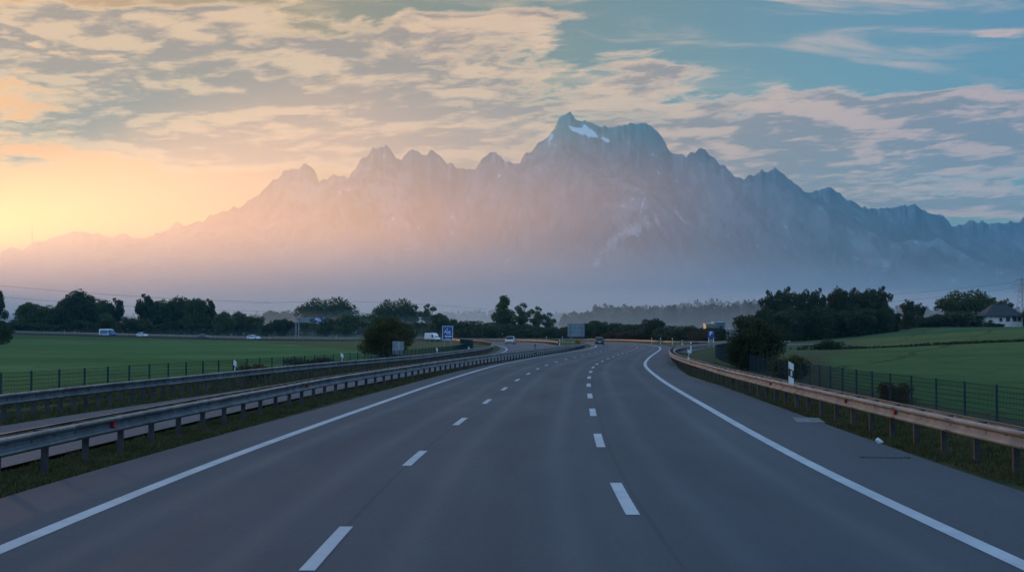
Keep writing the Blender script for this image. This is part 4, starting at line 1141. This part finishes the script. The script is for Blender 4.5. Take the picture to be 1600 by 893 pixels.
def loft(prof, wid, name, mat, parent, bev=.10):
    """body shell: stations (x, z_low, z_belt, z_top, half width at belt, half width at top) joined into one rounded skin"""
    b = MB(); m = None
    for x, zl, zb, zt, wb, wt in prof:
        r = [(-wb * .94, zl), (-wb, zl + .12), (-wb, zb - .10), (-wb * .985, zb), (-wt, zt - .07), (-wt * .86, zt), (wt * .86, zt), (wt, zt - .07), (wb * .985, zb), (wb, zb - .10), (wb, zl + .12), (wb * .94, zl)]
        m = len(r); b.v += [(x, y, z) for y, z in r]
    for i in range(len(prof) - 1):
        for k in range(m):
            a = i * m + k; q = i * m + (k + 1) % m; b.f.append((a, a + m, q + m, q)); b.m.append(0)
    e = (len(prof) - 1) * m
    b.f += [tuple(range(m)), tuple(range(e, e + m))[::-1]]; b.m += [0, 0]
    o = b.build(name, mat, parent, True)
    bv = o.modifiers.new('edge', 'BEVEL'); bv.width = .03; bv.segments = 2; bv.limit_method = 'ANGLE'; bv.angle_limit = R(35)
    return o

def quad_slab(name, pts, mat, parent, t=.012):
    """thin pane through four points, pushed t along its normal"""
    p = [Vector(q) for q in pts]; n = (p[1] - p[0]).cross(p[2] - p[0]).normalized()
    b = MB(); b.add([q - n * t for q in p] + [q + n * t for q in p], [(3, 2, 1, 0), (4, 5, 6, 7), (0, 1, 5, 4), (1, 2, 6, 5), (2, 3, 7, 6), (3, 0, 4, 7)])
    return b.build(name, mat, parent)

def wheels(root, xs, wy, rad):
    for x in xs:
        for s in (-1, 1):
            b = MB(); b.tube([(x, s * (wy - .20), rad), (x, s * (wy - .17), rad), (x, s * (wy - .02), rad), (x, s * wy, rad)], [rad * .93, rad, rad, rad * .93], 20)
            ty = b.build('wheel', M_TYRE, root, False)
            b = MB(); b.tube([(x, s * (wy - .03), rad), (x, s * (wy + .006), rad)], [rad * .66, rad * .60], 16)
            for k in range(5):
                a = 2 * math.pi * k / 5; b.bar((x, s * (wy + .008), rad), (x + math.cos(a) * rad * .6, s * (wy + .008), rad + math.sin(a) * rad * .6), .05, .02)
            b.build('rim', M_RIM, ty)

def make_car(loc, yaw, paint, label, kind='suv', L=4.4, W=1.8, H=1.55, lower=None):
    root = empty('car', loc, yaw, label, 'car', 'cars on the motorway'); hw = W / 2
    zb = .60 * H; n = L / 2
    rear = -n + (.10 if kind == 'suv' else .35)
    st = [(-n, .40, .72 * zb + .1, .78 * zb + .1, hw * .86, hw * .80), (-n + .08, .26, zb, zb + .02, hw * .96, hw * .90),
          (rear + .16, .20, zb + .02, zb + .05, hw, hw * .92), (rear + .55, .20, zb + .02, H - .06, hw, hw * .76), (-.35, .20, zb + .01, H, hw, hw * .77), (.35, .20, zb, H - .04, hw, hw * .76),
          (n - 1.30, .20, zb - .02, zb + .03, hw, hw * .90), (n - .55, .22, zb - .08, zb - .04, hw * .98, hw * .86), (n - .10, .26, zb - .26, zb - .20, hw * .90, hw * .78), (n, .36, zb - .36, zb - .32, hw * .80, hw * .70)]
    loft(st, W, 'body', paint, root)
    quad_slab('windscreen', [(n - 1.24, -hw * .80, zb + .06), (n - 1.24, hw * .80, zb + .06), (.42, hw * .68, H - .09), (.42, -hw * .68, H - .09)], M_GLASS, root, .02)
    quad_slab('rear_window', [(rear + .20, hw * .80, zb + .10), (rear + .20, -hw * .80, zb + .10), (rear + .54, -hw * .66, H - .12), (rear + .54, hw * .66, H - .12)], M_GLASS, root, .03)
    for s in (-1, 1):
        def sp(x, f): return (x, s * (hw * .985 * (1 - f) + hw * .765 * f + .004), zb + .02 + (H - .07 - zb) * f)
        quad_slab('side_window', [sp(rear + .52, .12), sp(-.30, .12), sp(-.30, .84), sp(rear + .72, .84)], M_GLASS, root)
        quad_slab('side_window', [sp(-.22, .12), sp(n - 1.42, .12), sp(.30, .84), sp(-.22, .84)], M_GLASS, root)
        b = MB(); b.box((n - .13, s * hw * .66, zb - .30), (.16, hw * .34, .13), s * -.25); b.build('headlight', M_LAMP, root)
        b = MB(); b.box((-n + .08, s * hw * .78, zb - .06), (.12, hw * .24, .22), 0); b.build('tail_light', M_TAIL, root)
        b = MB(); b.box((n - 1.45, s * (hw + .09), zb + .06), (.10, .18, .13)); b.build('mirror', paint, root)
    b = MB(); b.box((n - .02, 0, .45), (.06, W * .62, .16)); b.box((-n + .02, 0, .42), (.08, W * .82, .18)); b.build('bumper', M_TRIM, root)
    b = MB(); b.box((-n + .0, 0, .66), (.05, .52, .11)); b.build('number_plate', M_PLATE, root)
    wheels(root, (-n + .82, n - .85), hw + .005, .33)
    return root

def make_van(loc, yaw, paint, label, L=5.4, W=2.0, H=2.35, nose=None, panels=False):
    root = empty('van', loc, yaw, label, 'van', 'vans on the opposite carriageway'); hw = W / 2; n = L / 2
    st = [(-n, .45, 1.1, H - .10, hw * .96, hw * .86), (-n + .06, .34, 1.2, H - .02, hw, hw * .90), (0, .30, 1.2, H, hw, hw * .90), (n - 1.9, .30, 1.2, H - .02, hw, hw * .89), (n - 1.55, .30, 1.18, H - .14, hw, hw * .85)]
    loft(st, W, 'body', paint, root)
    st2 = [(n - 1.56, .30, 1.18, H - .15, hw * .99, hw * .84), (n - 1.30, .30, 1.16, H - .34, hw * .99, hw * .82), (n - .62, .30, 1.10, 1.22, hw * .98, hw * .84), (n - .12, .32, .86, .94, hw * .92, hw * .80), (n, .40, .70, .76, hw * .84, hw * .72)]
    loft(st2, W, 'cab', nose or paint, root)
    quad_slab('windscreen', [(n - .66, -hw * .80, 1.24), (n - .66, hw * .80, 1.24), (n - 1.32, hw * .74, H - .40), (n - 1.32, -hw * .74, H - .40)], M_GLASS, root, .03)
    for s in (-1, 1):
        def sp(x, z): return (x, s * (hw * (1.0 - .14 * max(0, (z - 1.2) / (H - 1.2))) + .012), z)
        quad_slab('side_window', [sp(n - 1.95, 1.24), sp(n - .98, 1.24), sp(n - 1.40, H - .50), sp(n - 1.95, H - .44)], M_GLASS, root, .02)
        if panels:
            quad_slab('side_panel', [sp(-n + .50, .90), sp(n - 2.20, .90), sp(n - 2.20, H - .40), sp(-n + .70, H - .40)], M_CBLUE, root, .015)
        b = MB(); b.box((n - .16, s * hw * .70, .86), (.20, hw * .30, .20), s * -.25); b.build('headlight', M_LAMP, root)
        b = MB(); b.box((-n + .03, s * hw * .90, 1.05), (.08, hw * .14, .42)); b.build('tail_light', M_TAIL, root)
        b = MB(); b.box((n - 1.10, s * (hw + .14), 1.36), (.10, .22, .32)); b.build('mirror', M_TRIM, root)
    b = MB(); b.box((n - .0, 0, .50), (.12, W * .84, .26)); b.box((-n + .0, 0, .46), (.10, W * .90, .16)); b.box((0, hw * .985, .62), (L * .60, .05, .10)); b.box((0, -hw * .985, .62), (L * .60, .05, .10)); b.build('bumper', M_TRIM, root)
    wheels(root, (-n + 1.05, n - .95), hw + .005, .35)
    return root

def on_lane(u, curve, off):
    """point of the carriageway seen under bearing u, with the heading of the lane there"""
    c = offset(curve, off); s = c[:, 0] / np.maximum(c[:, 1], 1.0) - (u - 800) / F
    ok = np.nonzero((c[:, 1] > 230))[0]; i = ok[int(np.argmin(np.abs(s[ok])))]
    d = c[min(i + 2, len(c) - 1)] - c[max(i - 2, 0)]
    return (float(c[i, 0]), float(c[i, 1]), float(road_z(c[i, 0], c[i, 1])) + .012), math.atan2(d[1], d[0])
def drive(u, curve, off, toward=True):
    p, a = on_lane(u, curve, off); return p, a + (math.pi if toward else 0)
p, a = drive(168, onc_left, 7.2); make_van(p, a, M_CWHITE, 'white delivery van with a blue cab front on the far left road', L=6.6, W=2.1, H=2.5, nose=M_CBLUE, panels=True)
p, a = drive(223, onc_left, 3.6); make_car(p, a, M_CWHITE, 'white hatchback between the delivery van and the grey car', L=4.1, H=1.6)
p, a = drive(318, onc_left, 7.0); make_car(p, a, M_CGREY, 'dull grey car between the two white cars on the far left road', 'sedan', L=4.3, H=1.5)
p, a = drive(396, onc_left, 3.4); make_car(p, a, M_CWHITE, 'white estate car on the far left road, right of the grey one', L=4.7, H=1.6)
p, a = drive(675, onc_left, 6.0); make_van(p, a, M_CVAN, 'white panel van beside the blue direction sign', L=5.2, H=2.45)
make_car((-.35, 281, .012), R(-97), M_CSILV, 'pale car coming towards us on the opposite carriageway', L=4.4, W=1.95, H=1.75)
make_car((17.9, 262, .012), R(86), M_CDARK, 'dark hatchback driving away in the middle of our carriageway', L=4.2, W=1.85, H=1.6)

# ------------------------------------------------------------------ signs
M_SBLUE = worn('blue sign sheeting', (.012, .085, .30), (.010, .070, .25), .45, 0, 1.2)
M_SBACK = worn('grey sign back', (.24, .29, .32), (.17, .21, .24), .55, .2, 1.5)
M_SGREY = worn('grey green sign panel', (.20, .27, .27), (.15, .21, .21), .5, 0, 1.0)
M_SWHITE = principled('white sign marks', (.78, .79, .80), .5)[0]
M_STEEL = worn('sign post steel', (.34, .36, .37), (.24, .25, .26), .5, .5, 3.0)
M_STEELB = worn('blue grey steel frame', (.09, .14, .22), (.07, .10, .16), .5, .4, 2.0)

def text(parent, name, body, size, loc, mat=None, bold=.0):
    cu = bpy.data.curves.new(name, 'FONT'); cu.body = body; cu.size = size; cu.align_x = 'CENTER'; cu.align_y = 'CENTER'; cu.extrude = .004; cu.offset = bold
    ob = bpy.data.objects.new(name, cu); C.objects.link(ob)
    dg = bpy.context.evaluated_depsgraph_get(); me = bpy.data.meshes.new_from_object(ob.evaluated_get(dg)); me.name = name
    bpy.data.objects.remove(ob); bpy.data.curves.remove(cu)
    o = bpy.data.objects.new(name, me); C.objects.link(o); me.materials.clear(); me.materials.append(mat or M_SWHITE)
    o.parent = parent; o.location = loc; o.rotation_euler = (R(90), 0, 0)
    return o
def panel(parent, name, w_, h_, cz, mat, y=0.0, t=.05, border=None):
    b = MB(); b.box((0, y, cz), (w_, t, h_)); o = b.build(name, mat, parent)
    if border:
        b = MB(); e = y - t / 2 - .004; k = border
        for cx, cz2, sx, sz in ((0, cz + h_ / 2 - k, w_ - k, k), (0, cz - h_ / 2 + k, w_ - k, k), (-w_ / 2 + k, cz, k, h_ - 3 * k), (w_ / 2 - k, cz, k, h_ - 3 * k)):
            b.box((cx, e, cz2), (sx, .008, sz))
        b.build('sign_border', M_SWHITE, o)
    return o
# blue direction sign on the left
D = 205; x = (699.5 - 800) / F * D; z0 = gz(x, D)
s_ = empty('road_sign', (x, D, z0), R(6), 'blue sign with a pale border and white writing beside the white panel van', 'sign', None)
cz = EYE + (HOR - 520) / F * D - z0
o = panel(s_, 'sign_panel', 1.75, 2.30, cz, M_SBLUE, 0, .05, .07)
b = MB(); b.tube([(-.55, .07, -.3), (-.55, .07, cz + 1.05)], .045, 10); b.build('post', M_STEEL, s_)
b = MB(); b.tube([(.55, .07, -.3), (.55, .07, cz + 1.05)], .045, 10); b.build('post', M_STEEL, s_)
b = MB(); b.box((-.10, -.032, cz + .66), (.11, .008, .22)); b.box((-.04, -.034, cz + .55), (.09, .008, .12), 0); b.build('pictogram', M_SWHITE, o)
text(o, 'lettering', 'Aug', .62, (-.05, -.032, cz + .22), bold=.012)
b = MB(); b.box((.05, -.032, cz - .14), (.70, .008, .05)); b.box((.52, -.032, cz - .08), (.07, .008, .22))
b.box((.10, -.032, cz - .52), (1.10, .008, .15)); b.box((.02, -.032, cz - .90), (.90, .008, .06)); b.build('writing_line', M_SWHITE, o)
# back of a small sign behind the left barrier
D = 113; x = (622.5 - 800) / F * D; z0 = gz(x, D)
s_ = empty('road_sign', (x, D, z0), R(8), 'plain grey back of a small sign in front of the round olive bush', 'sign')
cz = EYE + (HOR - 543) / F * D - z0
panel(s_, 'sign_panel', 1.02, 1.16, cz, M_SBACK, .06, .03)
b = MB(); b.tube([(.05, 0, -.3), (.05, 0, cz + .52)], .04, 10); b.build('post', worn('pale sign post', (.62, .63, .64), (.5, .51, .52), .45, .3, 3.0), s_)
b = MB(); b.box((0, .03, cz + .3), (.9, .03, .05)); b.box((0, .03, cz - .3), (.9, .03, .05)); b.build('bracket', M_STEEL, s_)
# large sign back on the grass nose
D = 318; x = (900 - 800) / F * D; z0 = gz(x, D)
s_ = empty('road_sign', (x, D, z0), R(-4), 'large grey back of a direction sign with a dark frame on the grass nose', 'sign')
cz = EYE + (HOR - 515.8) / F * D - z0; w_, h_ = 26.5 / F * D, 20.5 / F * D
panel(s_, 'sign_panel', w_, h_, cz, M_SBACK, .10, .05)
for k in (-.34, .34):
    b = MB(); b.bar((w_ * k, 0, -.3), (w_ * k, 0, cz + h_ * .48), .13, .13); b.build('post', M_STEELB, s_)
for k in (-.45, -.15, .15, .47):
    b = MB(); b.bar((-w_ * .49, .05, cz + h_ * k), (w_ * .49, .05, cz + h_ * k), .07, .07); b.build('cross_rail', M_STEELB, s_)
# parking sign
D = 226; x = (1111 - 800) / F * D; z0 = gz(x, D)
s_ = empty('road_sign', (x, D, z0), R(-9), 'square blue parking sign with a white P beside the exit road', 'sign')
cz = EYE + (HOR - 522) / F * D - z0
o = panel(s_, 'sign_panel', 1.10, 1.15, cz, M_SBLUE, 0, .04)
text(o, 'lettering', 'P', 1.05, (-.05, -.026, cz + .10), bold=.015)
for k in (-.42, .42):
    b = MB(); b.tube([(k, .05, -.3), (k, .05, cz + .5)], .055, 10); b.build('post', M_SWHITE, s_)
b = MB(); b.box((0, 0.0, cz - 1.0), (.62, .03, .30)); b.build('plate', M_SBACK, s_)
# gantry
gx, gy = on_lane(461.5, farR_p, 0)[0][:2]; gx += .5; gy += 2.5
g0 = float(road_z(gx, gy)) - .1; sc_ = gy / F
s_ = empty('sign_gantry', (gx, gy, g0), R(8), 'cantilever sign gantry with a grey and a blue panel over the far left road', 'gantry')
top = EYE + (HOR - 496) * sc_ - g0
for k in (0, 1.0):
    b = MB(); b.bar((k - .3, 0, -.4), (k - .3, 0, top), .30, .30); b.build('post', M_STEEL, s_)
b = MB(); b.bar((-.6, 0, top), (43 * sc_, 0, top), .22, .22); b.bar((-.6, 0, top - 7.4 * sc_), (43 * sc_, 0, top - 7.4 * sc_), .18, .18)
for k in range(9): b.bar((k * 1.25, 0, top - 7.4 * sc_ * (k % 2)), ((k + 1) * 1.25, 0, top - 7.4 * sc_ * ((k + 1) % 2)), .09, .09)
b.build('arm', M_STEEL, s_)
b = MB(); b.box((12.5 * sc_, -.22, top - 3.9 * sc_), (15 * sc_, .08, 6.6 * sc_)); o = b.build('grey_panel', M_SGREY, s_)
b = MB()
for k in (1.0, -.6): b.box((12.5 * sc_, -.265, top - 3.9 * sc_ + k * sc_ * 1.2), (9 * sc_, .01, .20))
b.build('writing_line', M_SBACK, o)
b = MB(); b.box((33.0 * sc_, -.25, top - 3.4 * sc_), (13.5 * sc_, .08, 8.4 * sc_)); o = b.build('blue_panel', M_SBLUE, s_)
b = MB()
for k, ww in ((2.2, 7), (.6, 9), (-1.4, 6)): b.box((33.0 * sc_ - .2 * k, -.295, top - 3.4 * sc_ + k * sc_), (ww * sc_, .01, .26))
b.build('writing_line', M_SWHITE, o)

# ------------------------------------------------------------------ buildings
M_WALL = worn('white render wall', (.72, .70, .68), (.58, .56, .54), .85, 0, .8)
M_ROOF = worn('dark roof tiles', (.034, .034, .038), (.022, .022, .026), .8, 0, 3.0, stretch=(1, 1, 6))
M_FRAME = principled('brown window frame', (.10, .06, .045), .6)[0]
M_SHED = worn('pale sheet metal', (.20, .21, .22), (.14, .15, .16), .5, .2, 1.0)
M_SHEDB = worn('pale blue cladding', (.10, .17, .21), (.08, .13, .17), .5, .1, 1.0)
def house():
    D = 405; x0, x1 = bearing(1541.5, D)[0], bearing(1597, D)[0]; xm = (x0 + x1) / 2; z0 = gz(xm, D)
    h_ = empty('house', (xm, D, z0), R(-3), 'white bungalow with a dark hipped roof on the right field edge', 'house')
    wd, dp, eave = (x1 - x0), 10.0, EYE + (HOR - 493.6) / F * D - z0; ridge = EYE + (HOR - 474.5) / F * D - z0
    b = MB(); b.box((0, dp / 2, eave / 2 - .4), (wd, dp, eave + .8)); b.build('wall', M_WALL, h_)
    b = MB(); e = .75; rl = wd / 2 - 3.6
    vs = [(-wd / 2 - e, -e, eave - .12), (wd / 2 + e, -e, eave - .12), (wd / 2 + e, dp + e, eave - .12), (-wd / 2 - e, dp + e, eave - .12), (-wd / 2 - e, -e, eave + .10), (wd / 2 + e, -e, eave + .10), (wd / 2 + e, dp + e, eave + .10), (-wd / 2 - e, dp + e, eave + .10), (-rl, dp / 2, ridge), (rl, dp / 2, ridge)]
    b.add(vs, [(3, 2, 1, 0), (0, 1, 5, 4), (1, 2, 6, 5), (2, 3, 7, 6), (3, 0, 4, 7), (4, 5, 9, 8), (5, 6, 9), (6, 7, 8, 9), (7, 4, 8)])
    r = b.build('roof', M_ROOF, h_)
    b = MB(); b.box((1.8, dp / 2 + .4, ridge + .1), (.9, .7, 1.6)); b.box((1.8, dp / 2 + .4, ridge + .92), (1.05, .85, .12)); b.build('chimney', M_FRAME, r)
    b = MB(); b.box((wd * .36, dp * .22, eave + (ridge - eave) * .62), (1.2, .9, .08), rot=Matrix.Rotation(R(36), 3, 'X')); b.build('skylight', M_SHED, r)
    for cx, cz, ww, hh in ((-.10, eave - 1.05, .70, .8), (.10, eave - .75, 1.05, 1.35), (.28, eave - .75, 1.05, 1.35), (.41, eave - .9, .85, .95)):
        b = MB(); b.box((cx * wd, -.03, cz), (ww + .24, .08, hh + .24)); f = b.build('window', M_FRAME, h_)
        b = MB(); b.box((cx * wd, -.076, cz), (ww, .02, hh)); b.build('pane', M_GLASS, f)
        b = MB(); b.box((cx * wd, -.12, cz - hh / 2 - .14), (ww + .4, .20, .05)); b.build('sill', M_SHED, f)
    b = MB(); b.box((-.40 * wd, -.04, 1.05), (1.05, .10, 2.1)); d = b.build('door', M_FRAME, h_)
    b = MB(); b.box((-.40 * wd + .38, -.11, 1.0), (.05, .05, .18)); b.build('handle', M_STEEL, d)
    b = MB(); b.box((-.45 * wd, -.55, eave - .10), (.12, .12, .1)); b.bar((-.47 * wd, -.68, -.3), (-.47 * wd, -.68, eave - .13), .16, .16); b.bar((-.33 * wd, -.68, -.3), (-.33 * wd, -.68, eave - .13), .16, .16); b.build('porch_post', M_WALL, h_)
    for k, (u, vt, w_) in enumerate(((1543, 500, 9), (1552, 502, 10), (1562, 503, 10))):
        tree_px('lowbush' if k != 1 else 'shrub', u, vt, 398, w_ + 3, ('dark garden bush at the left corner of the white bungalow', 'dark garden bush below the small window of the white bungalow', 'low garden bush before the middle of the white bungalow')[k], 'garden bushes', 'bush', 'bush')
house()
def shed(u0, u1, vtop, vbase, D, mat, label, name='shed', roofh=.5, door=True, dp=6.0):
    x0, x1 = bearing(u0, D)[0], bearing(u1, D)[0]; xm = (x0 + x1) / 2; z0 = min(gz(xm, D), EYE + (HOR - vbase) / F * D)
    s_ = empty(name, (xm, D, z0), 0, label, 'shed'); wd = x1 - x0; h_ = EYE + (HOR - vtop) / F * D - z0 - roofh
    b = MB(); b.box((0, dp / 2, h_ / 2 - .2), (wd, dp, h_ + .4)); b.build('wall', mat, s_)
    b = MB(); e = .3; vs = [(-wd / 2 - e, -e, h_ - .02), (wd / 2 + e, -e, h_ - .02), (wd / 2 + e, dp + e, h_ - .02), (-wd / 2 - e, dp + e, h_ - .02), (-wd / 2 - e, dp / 2, h_ + roofh), (wd / 2 + e, dp / 2, h_ + roofh)]
    b.add(vs, [(3, 2, 1, 0), (0, 1, 5, 4), (2, 3, 4, 5), (3, 0, 4), (1, 2, 5)]); b.build('roof', M_SHED, s_)
    if door:
        b = MB(); b.box((wd * .12, -.04, h_ * .42), (wd * .28, .08, h_ * .8)); b.build('door', M_TRIM, s_)
    return s_
shed(1427, 1441, 500.5, 506, 425, M_SHED, 'small white shed between two trees at the edge of the right field')
shed(1103, 1117, 504, 513, 460, M_SHED, 'low grey shed roof above the parking sign', door=False)
shed(1116, 1133, 501.5, 513, 470, M_SHEDB, 'pale blue flat building behind the parking sign')
# white lorry roof behind the big dark bush
D = 455; x = bearing(1149, D)[0]; z0 = gz(x, D)
s_ = empty('lorry', (x, D, z0), R(12), 'white lorry box half hidden by the big dark bush', 'lorry')
b = MB(); b.box((0, 0, 2.45), (5.5, 2.4, 2.5)); b.build('cargo_box', M_SHED, s_)
b = MB(); b.box((3.6, 0, 1.55), (1.6, 2.3, 2.3)); b.build('cab', M_CDARK, s_)
quad_slab('windscreen', [(4.44, -1.0, 1.7), (4.44, 1.0, 1.7), (4.40, 1.0, 2.55), (4.40, -1.0, 2.55)], M_GLASS, s_)
wheels(s_, (-1.9, 3.4), 1.15, .48)
b = MB(); b.box((.6, 0, .85), (7.0, .9, .30)); b.box((-.2, 0, 1.2), (5.0, 2.0, .5)); b.build('chassis', M_TRIM, s_)

# ------------------------------------------------------------------ overhead line
def pylon(x, y, h, label):
    z0 = gz(x, y); p_ = empty('power_pylon', (x, y, z0), R(20), label, 'pylon'); b = MB()
    def wd(z): return 2.3 * (1 - z / h) ** 1.1 + .35
    lv = [0, .16, .30, .43, .55, .65, .74, .82, .89, .95, 1.0]
    for i in range(len(lv) - 1):
        za, zb = lv[i] * h, lv[i + 1] * h; wa, wb = wd(za), wd(zb)
        for sx, sy in ((1, 1), (1, -1), (-1, -1), (-1, 1)): b.bar((sx * wa, sy * wa, za - (.5 if i == 0 else 0)), (sx * wb, sy * wb, zb), .11)
        for (ax, ay), (bx, by) in (((1, 1), (1, -1)), ((1, -1), (-1, -1)), ((-1, -1), (-1, 1)), ((-1, 1), (1, 1))):
            b.bar((ax * wa, ay * wa, za), (bx * wb, by * wb, zb), .055); b.bar((bx * wa, by * wa, za), (ax * wb, ay * wb, zb), .055)
    b.build('lattice_tower', M_STEEL, p_)
    for f, l in ((.72, 4.2), (.84, 5.2), (.95, 3.6)):
        b = MB(); z = f * h
        for s in (-1, 1):
            for q in (-.25, .25): b.bar((0, q, z), (s * l, 0, z + .05), .12); b.bar((0, q, z + .8), (s * l, 0, z + .05), .09)
            b.bar((s * l, 0, z), (s * l, 0, z - .9), .10)
        b.build('cross_arm', M_STEEL, p_)
    return p_
PY = 560.0; px_ = bearing(1597.5, PY)[0]; ph = EYE + (HOR - 434) / F * PY - gz(px_, PY)
pylon(px_, PY, ph, 'lattice power pylon at the right edge of the picture behind the white bungalow')
M_CABLE = principled('power cable', (.05, .05, .055), .5, .4)[0]
def cable(a, b_, sag, rad, label):
    a, b_ = Vector(a), Vector(b_); b = MB(); pts = []
    for k in range(25):
        f = k / 24; p = a.lerp(b_, f); p.z -= sag * 4 * f * (1 - f); pts.append(p - a)
    b.tube(pts, rad, 5); o = b.build('power_cable', M_CABLE); o.location = a
    return tag(o, label, 'cable', 'overhead power cables')
def wpt(u, v, D): return (bearing(u, D)[0], D, EYE + (HOR - v) / F * D)
cable(wpt(1591, 440, PY), wpt(1180, 474, 640), 1.2, .045, 'upper overhead cable running left from the right hand pylon')
cable(wpt(1592, 449, PY), wpt(1180, 486, 640), 1.2, .040, 'lower overhead cable running left from the right hand pylon')
cable(wpt(-60, 440, 820), wpt(420, 472, 900), 2.0, .075, 'upper overhead cable crossing the gap between the left tree clumps')
cable(wpt(-60, 458, 820), wpt(420, 486, 900), 2.0, .065, 'lower overhead cable at the far left, under the first')
cable(wpt(390, 474, 900), wpt(760, 483, 960), -3.2, .075, 'overhead cable passing behind the dome shaped tree')

# radio mast on the far ridge
mx, mz = tanuv(50, 380); mD = 11400.0
b = MB(); hm = 29 / F * mD
m_ = empty('radio_mast', (mx * mD, mD, EYE + mz * mD - 20), 0, 'thin radio mast on the far left ridge', 'mast')
b.tube([(0, 0, -10), (0, 0, hm * .55 + 20), (0, 0, hm + 20)], [7, 4.5, 1.6], 8); b.build('mast_shaft', M_POST, m_)
b = MB(); b.tube([(0, 0, hm * .42 + 20), (0, 0, hm * .50 + 20)], [9, 9], 10); b.tube([(0, 0, hm * .56 + 20), (0, 0, hm * .60 + 20)], [7, 7], 10); b.build('platform', M_POST, m_)

# ------------------------------------------------------------------ small things on the right verge
M_CONC = worn('weathered concrete', (.22, .215, .21), (.10, .098, .095), .9, 0, 4.0)
def slab(name, x, y, sx, sy, rz, label, cat, mat=M_CONC, h=.015):
    b = MB(); b.box((0, 0, h / 2 - .03), (sx, sy, h + .06), rz); o = b.build(name, mat); o.location = (x, y, .0)
    bv = o.modifiers.new('edge', 'BEVEL'); bv.width = .012; bv.segments = 2
    return tag(o, label, cat)
slab('drain_slab', 8.35, 36.2, .75, 1.9, R(-8), 'pale concrete drain slab at the edge of the right hard shoulder', 'drain')
b = MB(); g_ = random.Random(4)
bm = bmesh.new(); bmesh.ops.create_icosphere(bm, subdivisions=3, radius=.065)
for v in bm.verts:
    n_ = mnoise.noise(v.co * 14) * .05 + mnoise.noise(v.co * 40) * .018; v.co = Vector((v.co.x * 1.1, v.co.y, max(v.co.z, -.08) * .95)) + v.normal * n_
me = bpy.data.meshes.new('litter_bag'); bm.to_mesh(me); bm.free(); me.materials.append(M_WHITE)
o = bpy.data.objects.new('litter_bag', me); C.objects.link(o); o.location = (8.17, 28.6, .055)
tag(o, 'crumpled white plastic bag lying on the edge of the right verge', 'litter')
b = MB(); b.box((0, 0, 0), (.95, .10, .012)); b.box((0, .16, 0), (.95, .05, .012)); b.box((-.45, .08, 0), (.05, .22, .012)); b.box((.45, .08, 0), (.05, .22, .012))
for k in range(9): b.box((-.36 + k * .09, .08, 0), (.025, .12, .010))
o = b.build('drain_grate', M_TRIM); o.location = (7.35, 25.3, .008); o.rotation_euler = (0, 0, R(-6)); tag(o, 'dark narrow drain grate in the right hard shoulder', 'drain')

# ------------------------------------------------------------------ grass on the verges
def grass_material():
    m, t, b = principled('verge grass', (.05, .06, .02), .8, 0, .15)
    p = t.n('ShaderNodeNewGeometry').outputs['Position']
    n1 = t.noise(p, .9, 4, .6); n2 = t.noise(p, 13.0, 2, .6)
    c = t.mix(t.ss(n1, .35, .68), (.060, .072, .021), (.120, .105, .042))
    c = t.mix(t.ss(n2, .40, .75), c, (.055, .045, .022))
    t.put(b.inputs['Base Color'], c); return m
M_GRASS = grass_material()
def grass(curve, o0, o1, ymax, n, h, seed, ymin=8):
    g = np.random.default_rng(seed)
    c = curve[(curve[:, 1] < ymax) & (curve[:, 1] > ymin)]
    nn = normals(c)
    # more blades close to the camera
    w_ = 1.0 / (c[:, 1] + 6) ** 1.0; k = g.choice(len(c), n, p=w_ / w_.sum())
    o = (o0 if np.isscalar(o0) else 0) + (o1 - o0) * g.random(n)
    x = c[k, 0] + nn[k, 0] * o + g.normal(size=n) * .05; y = c[k, 1] + nn[k, 1] * o + g.uniform(-.6, .6, n)
    z = ground_z(x, y)
    den = np.array([mnoise.noise(Vector((a * .8, b_ * .8, seed))) for a, b_ in zip(x, y)])
    ht = h * (.45 + .9 * g.random(n)) * (1 + .8 * den) ; a = g.uniform(0, 6.28, n); wd = .005 + .005 * g.random(n) + .00022 * y
    lean = g.normal(size=(n, 2)) * .4 * ht[:, None]
    sx, sy = np.cos(a) * wd, np.sin(a) * wd
    V = np.stack([np.c_[x - sx, y - sy, z - .02], np.c_[x + sx, y + sy, z - .02], np.c_[x + lean[:, 0] * .5 + sx * .7, y + lean[:, 1] * .5 + sy * .7, z + ht * .6], np.c_[x + lean[:, 0], y + lean[:, 1], z + ht]], 1).reshape(-1, 3)
    q = np.arange(4 * n).reshape(n, 4)
    F_ = [(a_, b_, c_) for a_, b_, c_, d_ in q] + [(a_, c_, d_) for a_, b_, c_, d_ in q]
    return tag(mesh_obj('grass', V, F_, M_GRASS), kind='stuff')
grass(railA_p, -.8, .70, 120, 80000, .085, 1)
grass(railB_p, -1.6, .75, 110, 40000, .10, 2, 25)
grass(railR_p, -.62, 3.6, 110, 100000, .09, 3)
grass(fenceL_p, -3.0, 2.0, 120, 24000, .26, 4, 35)
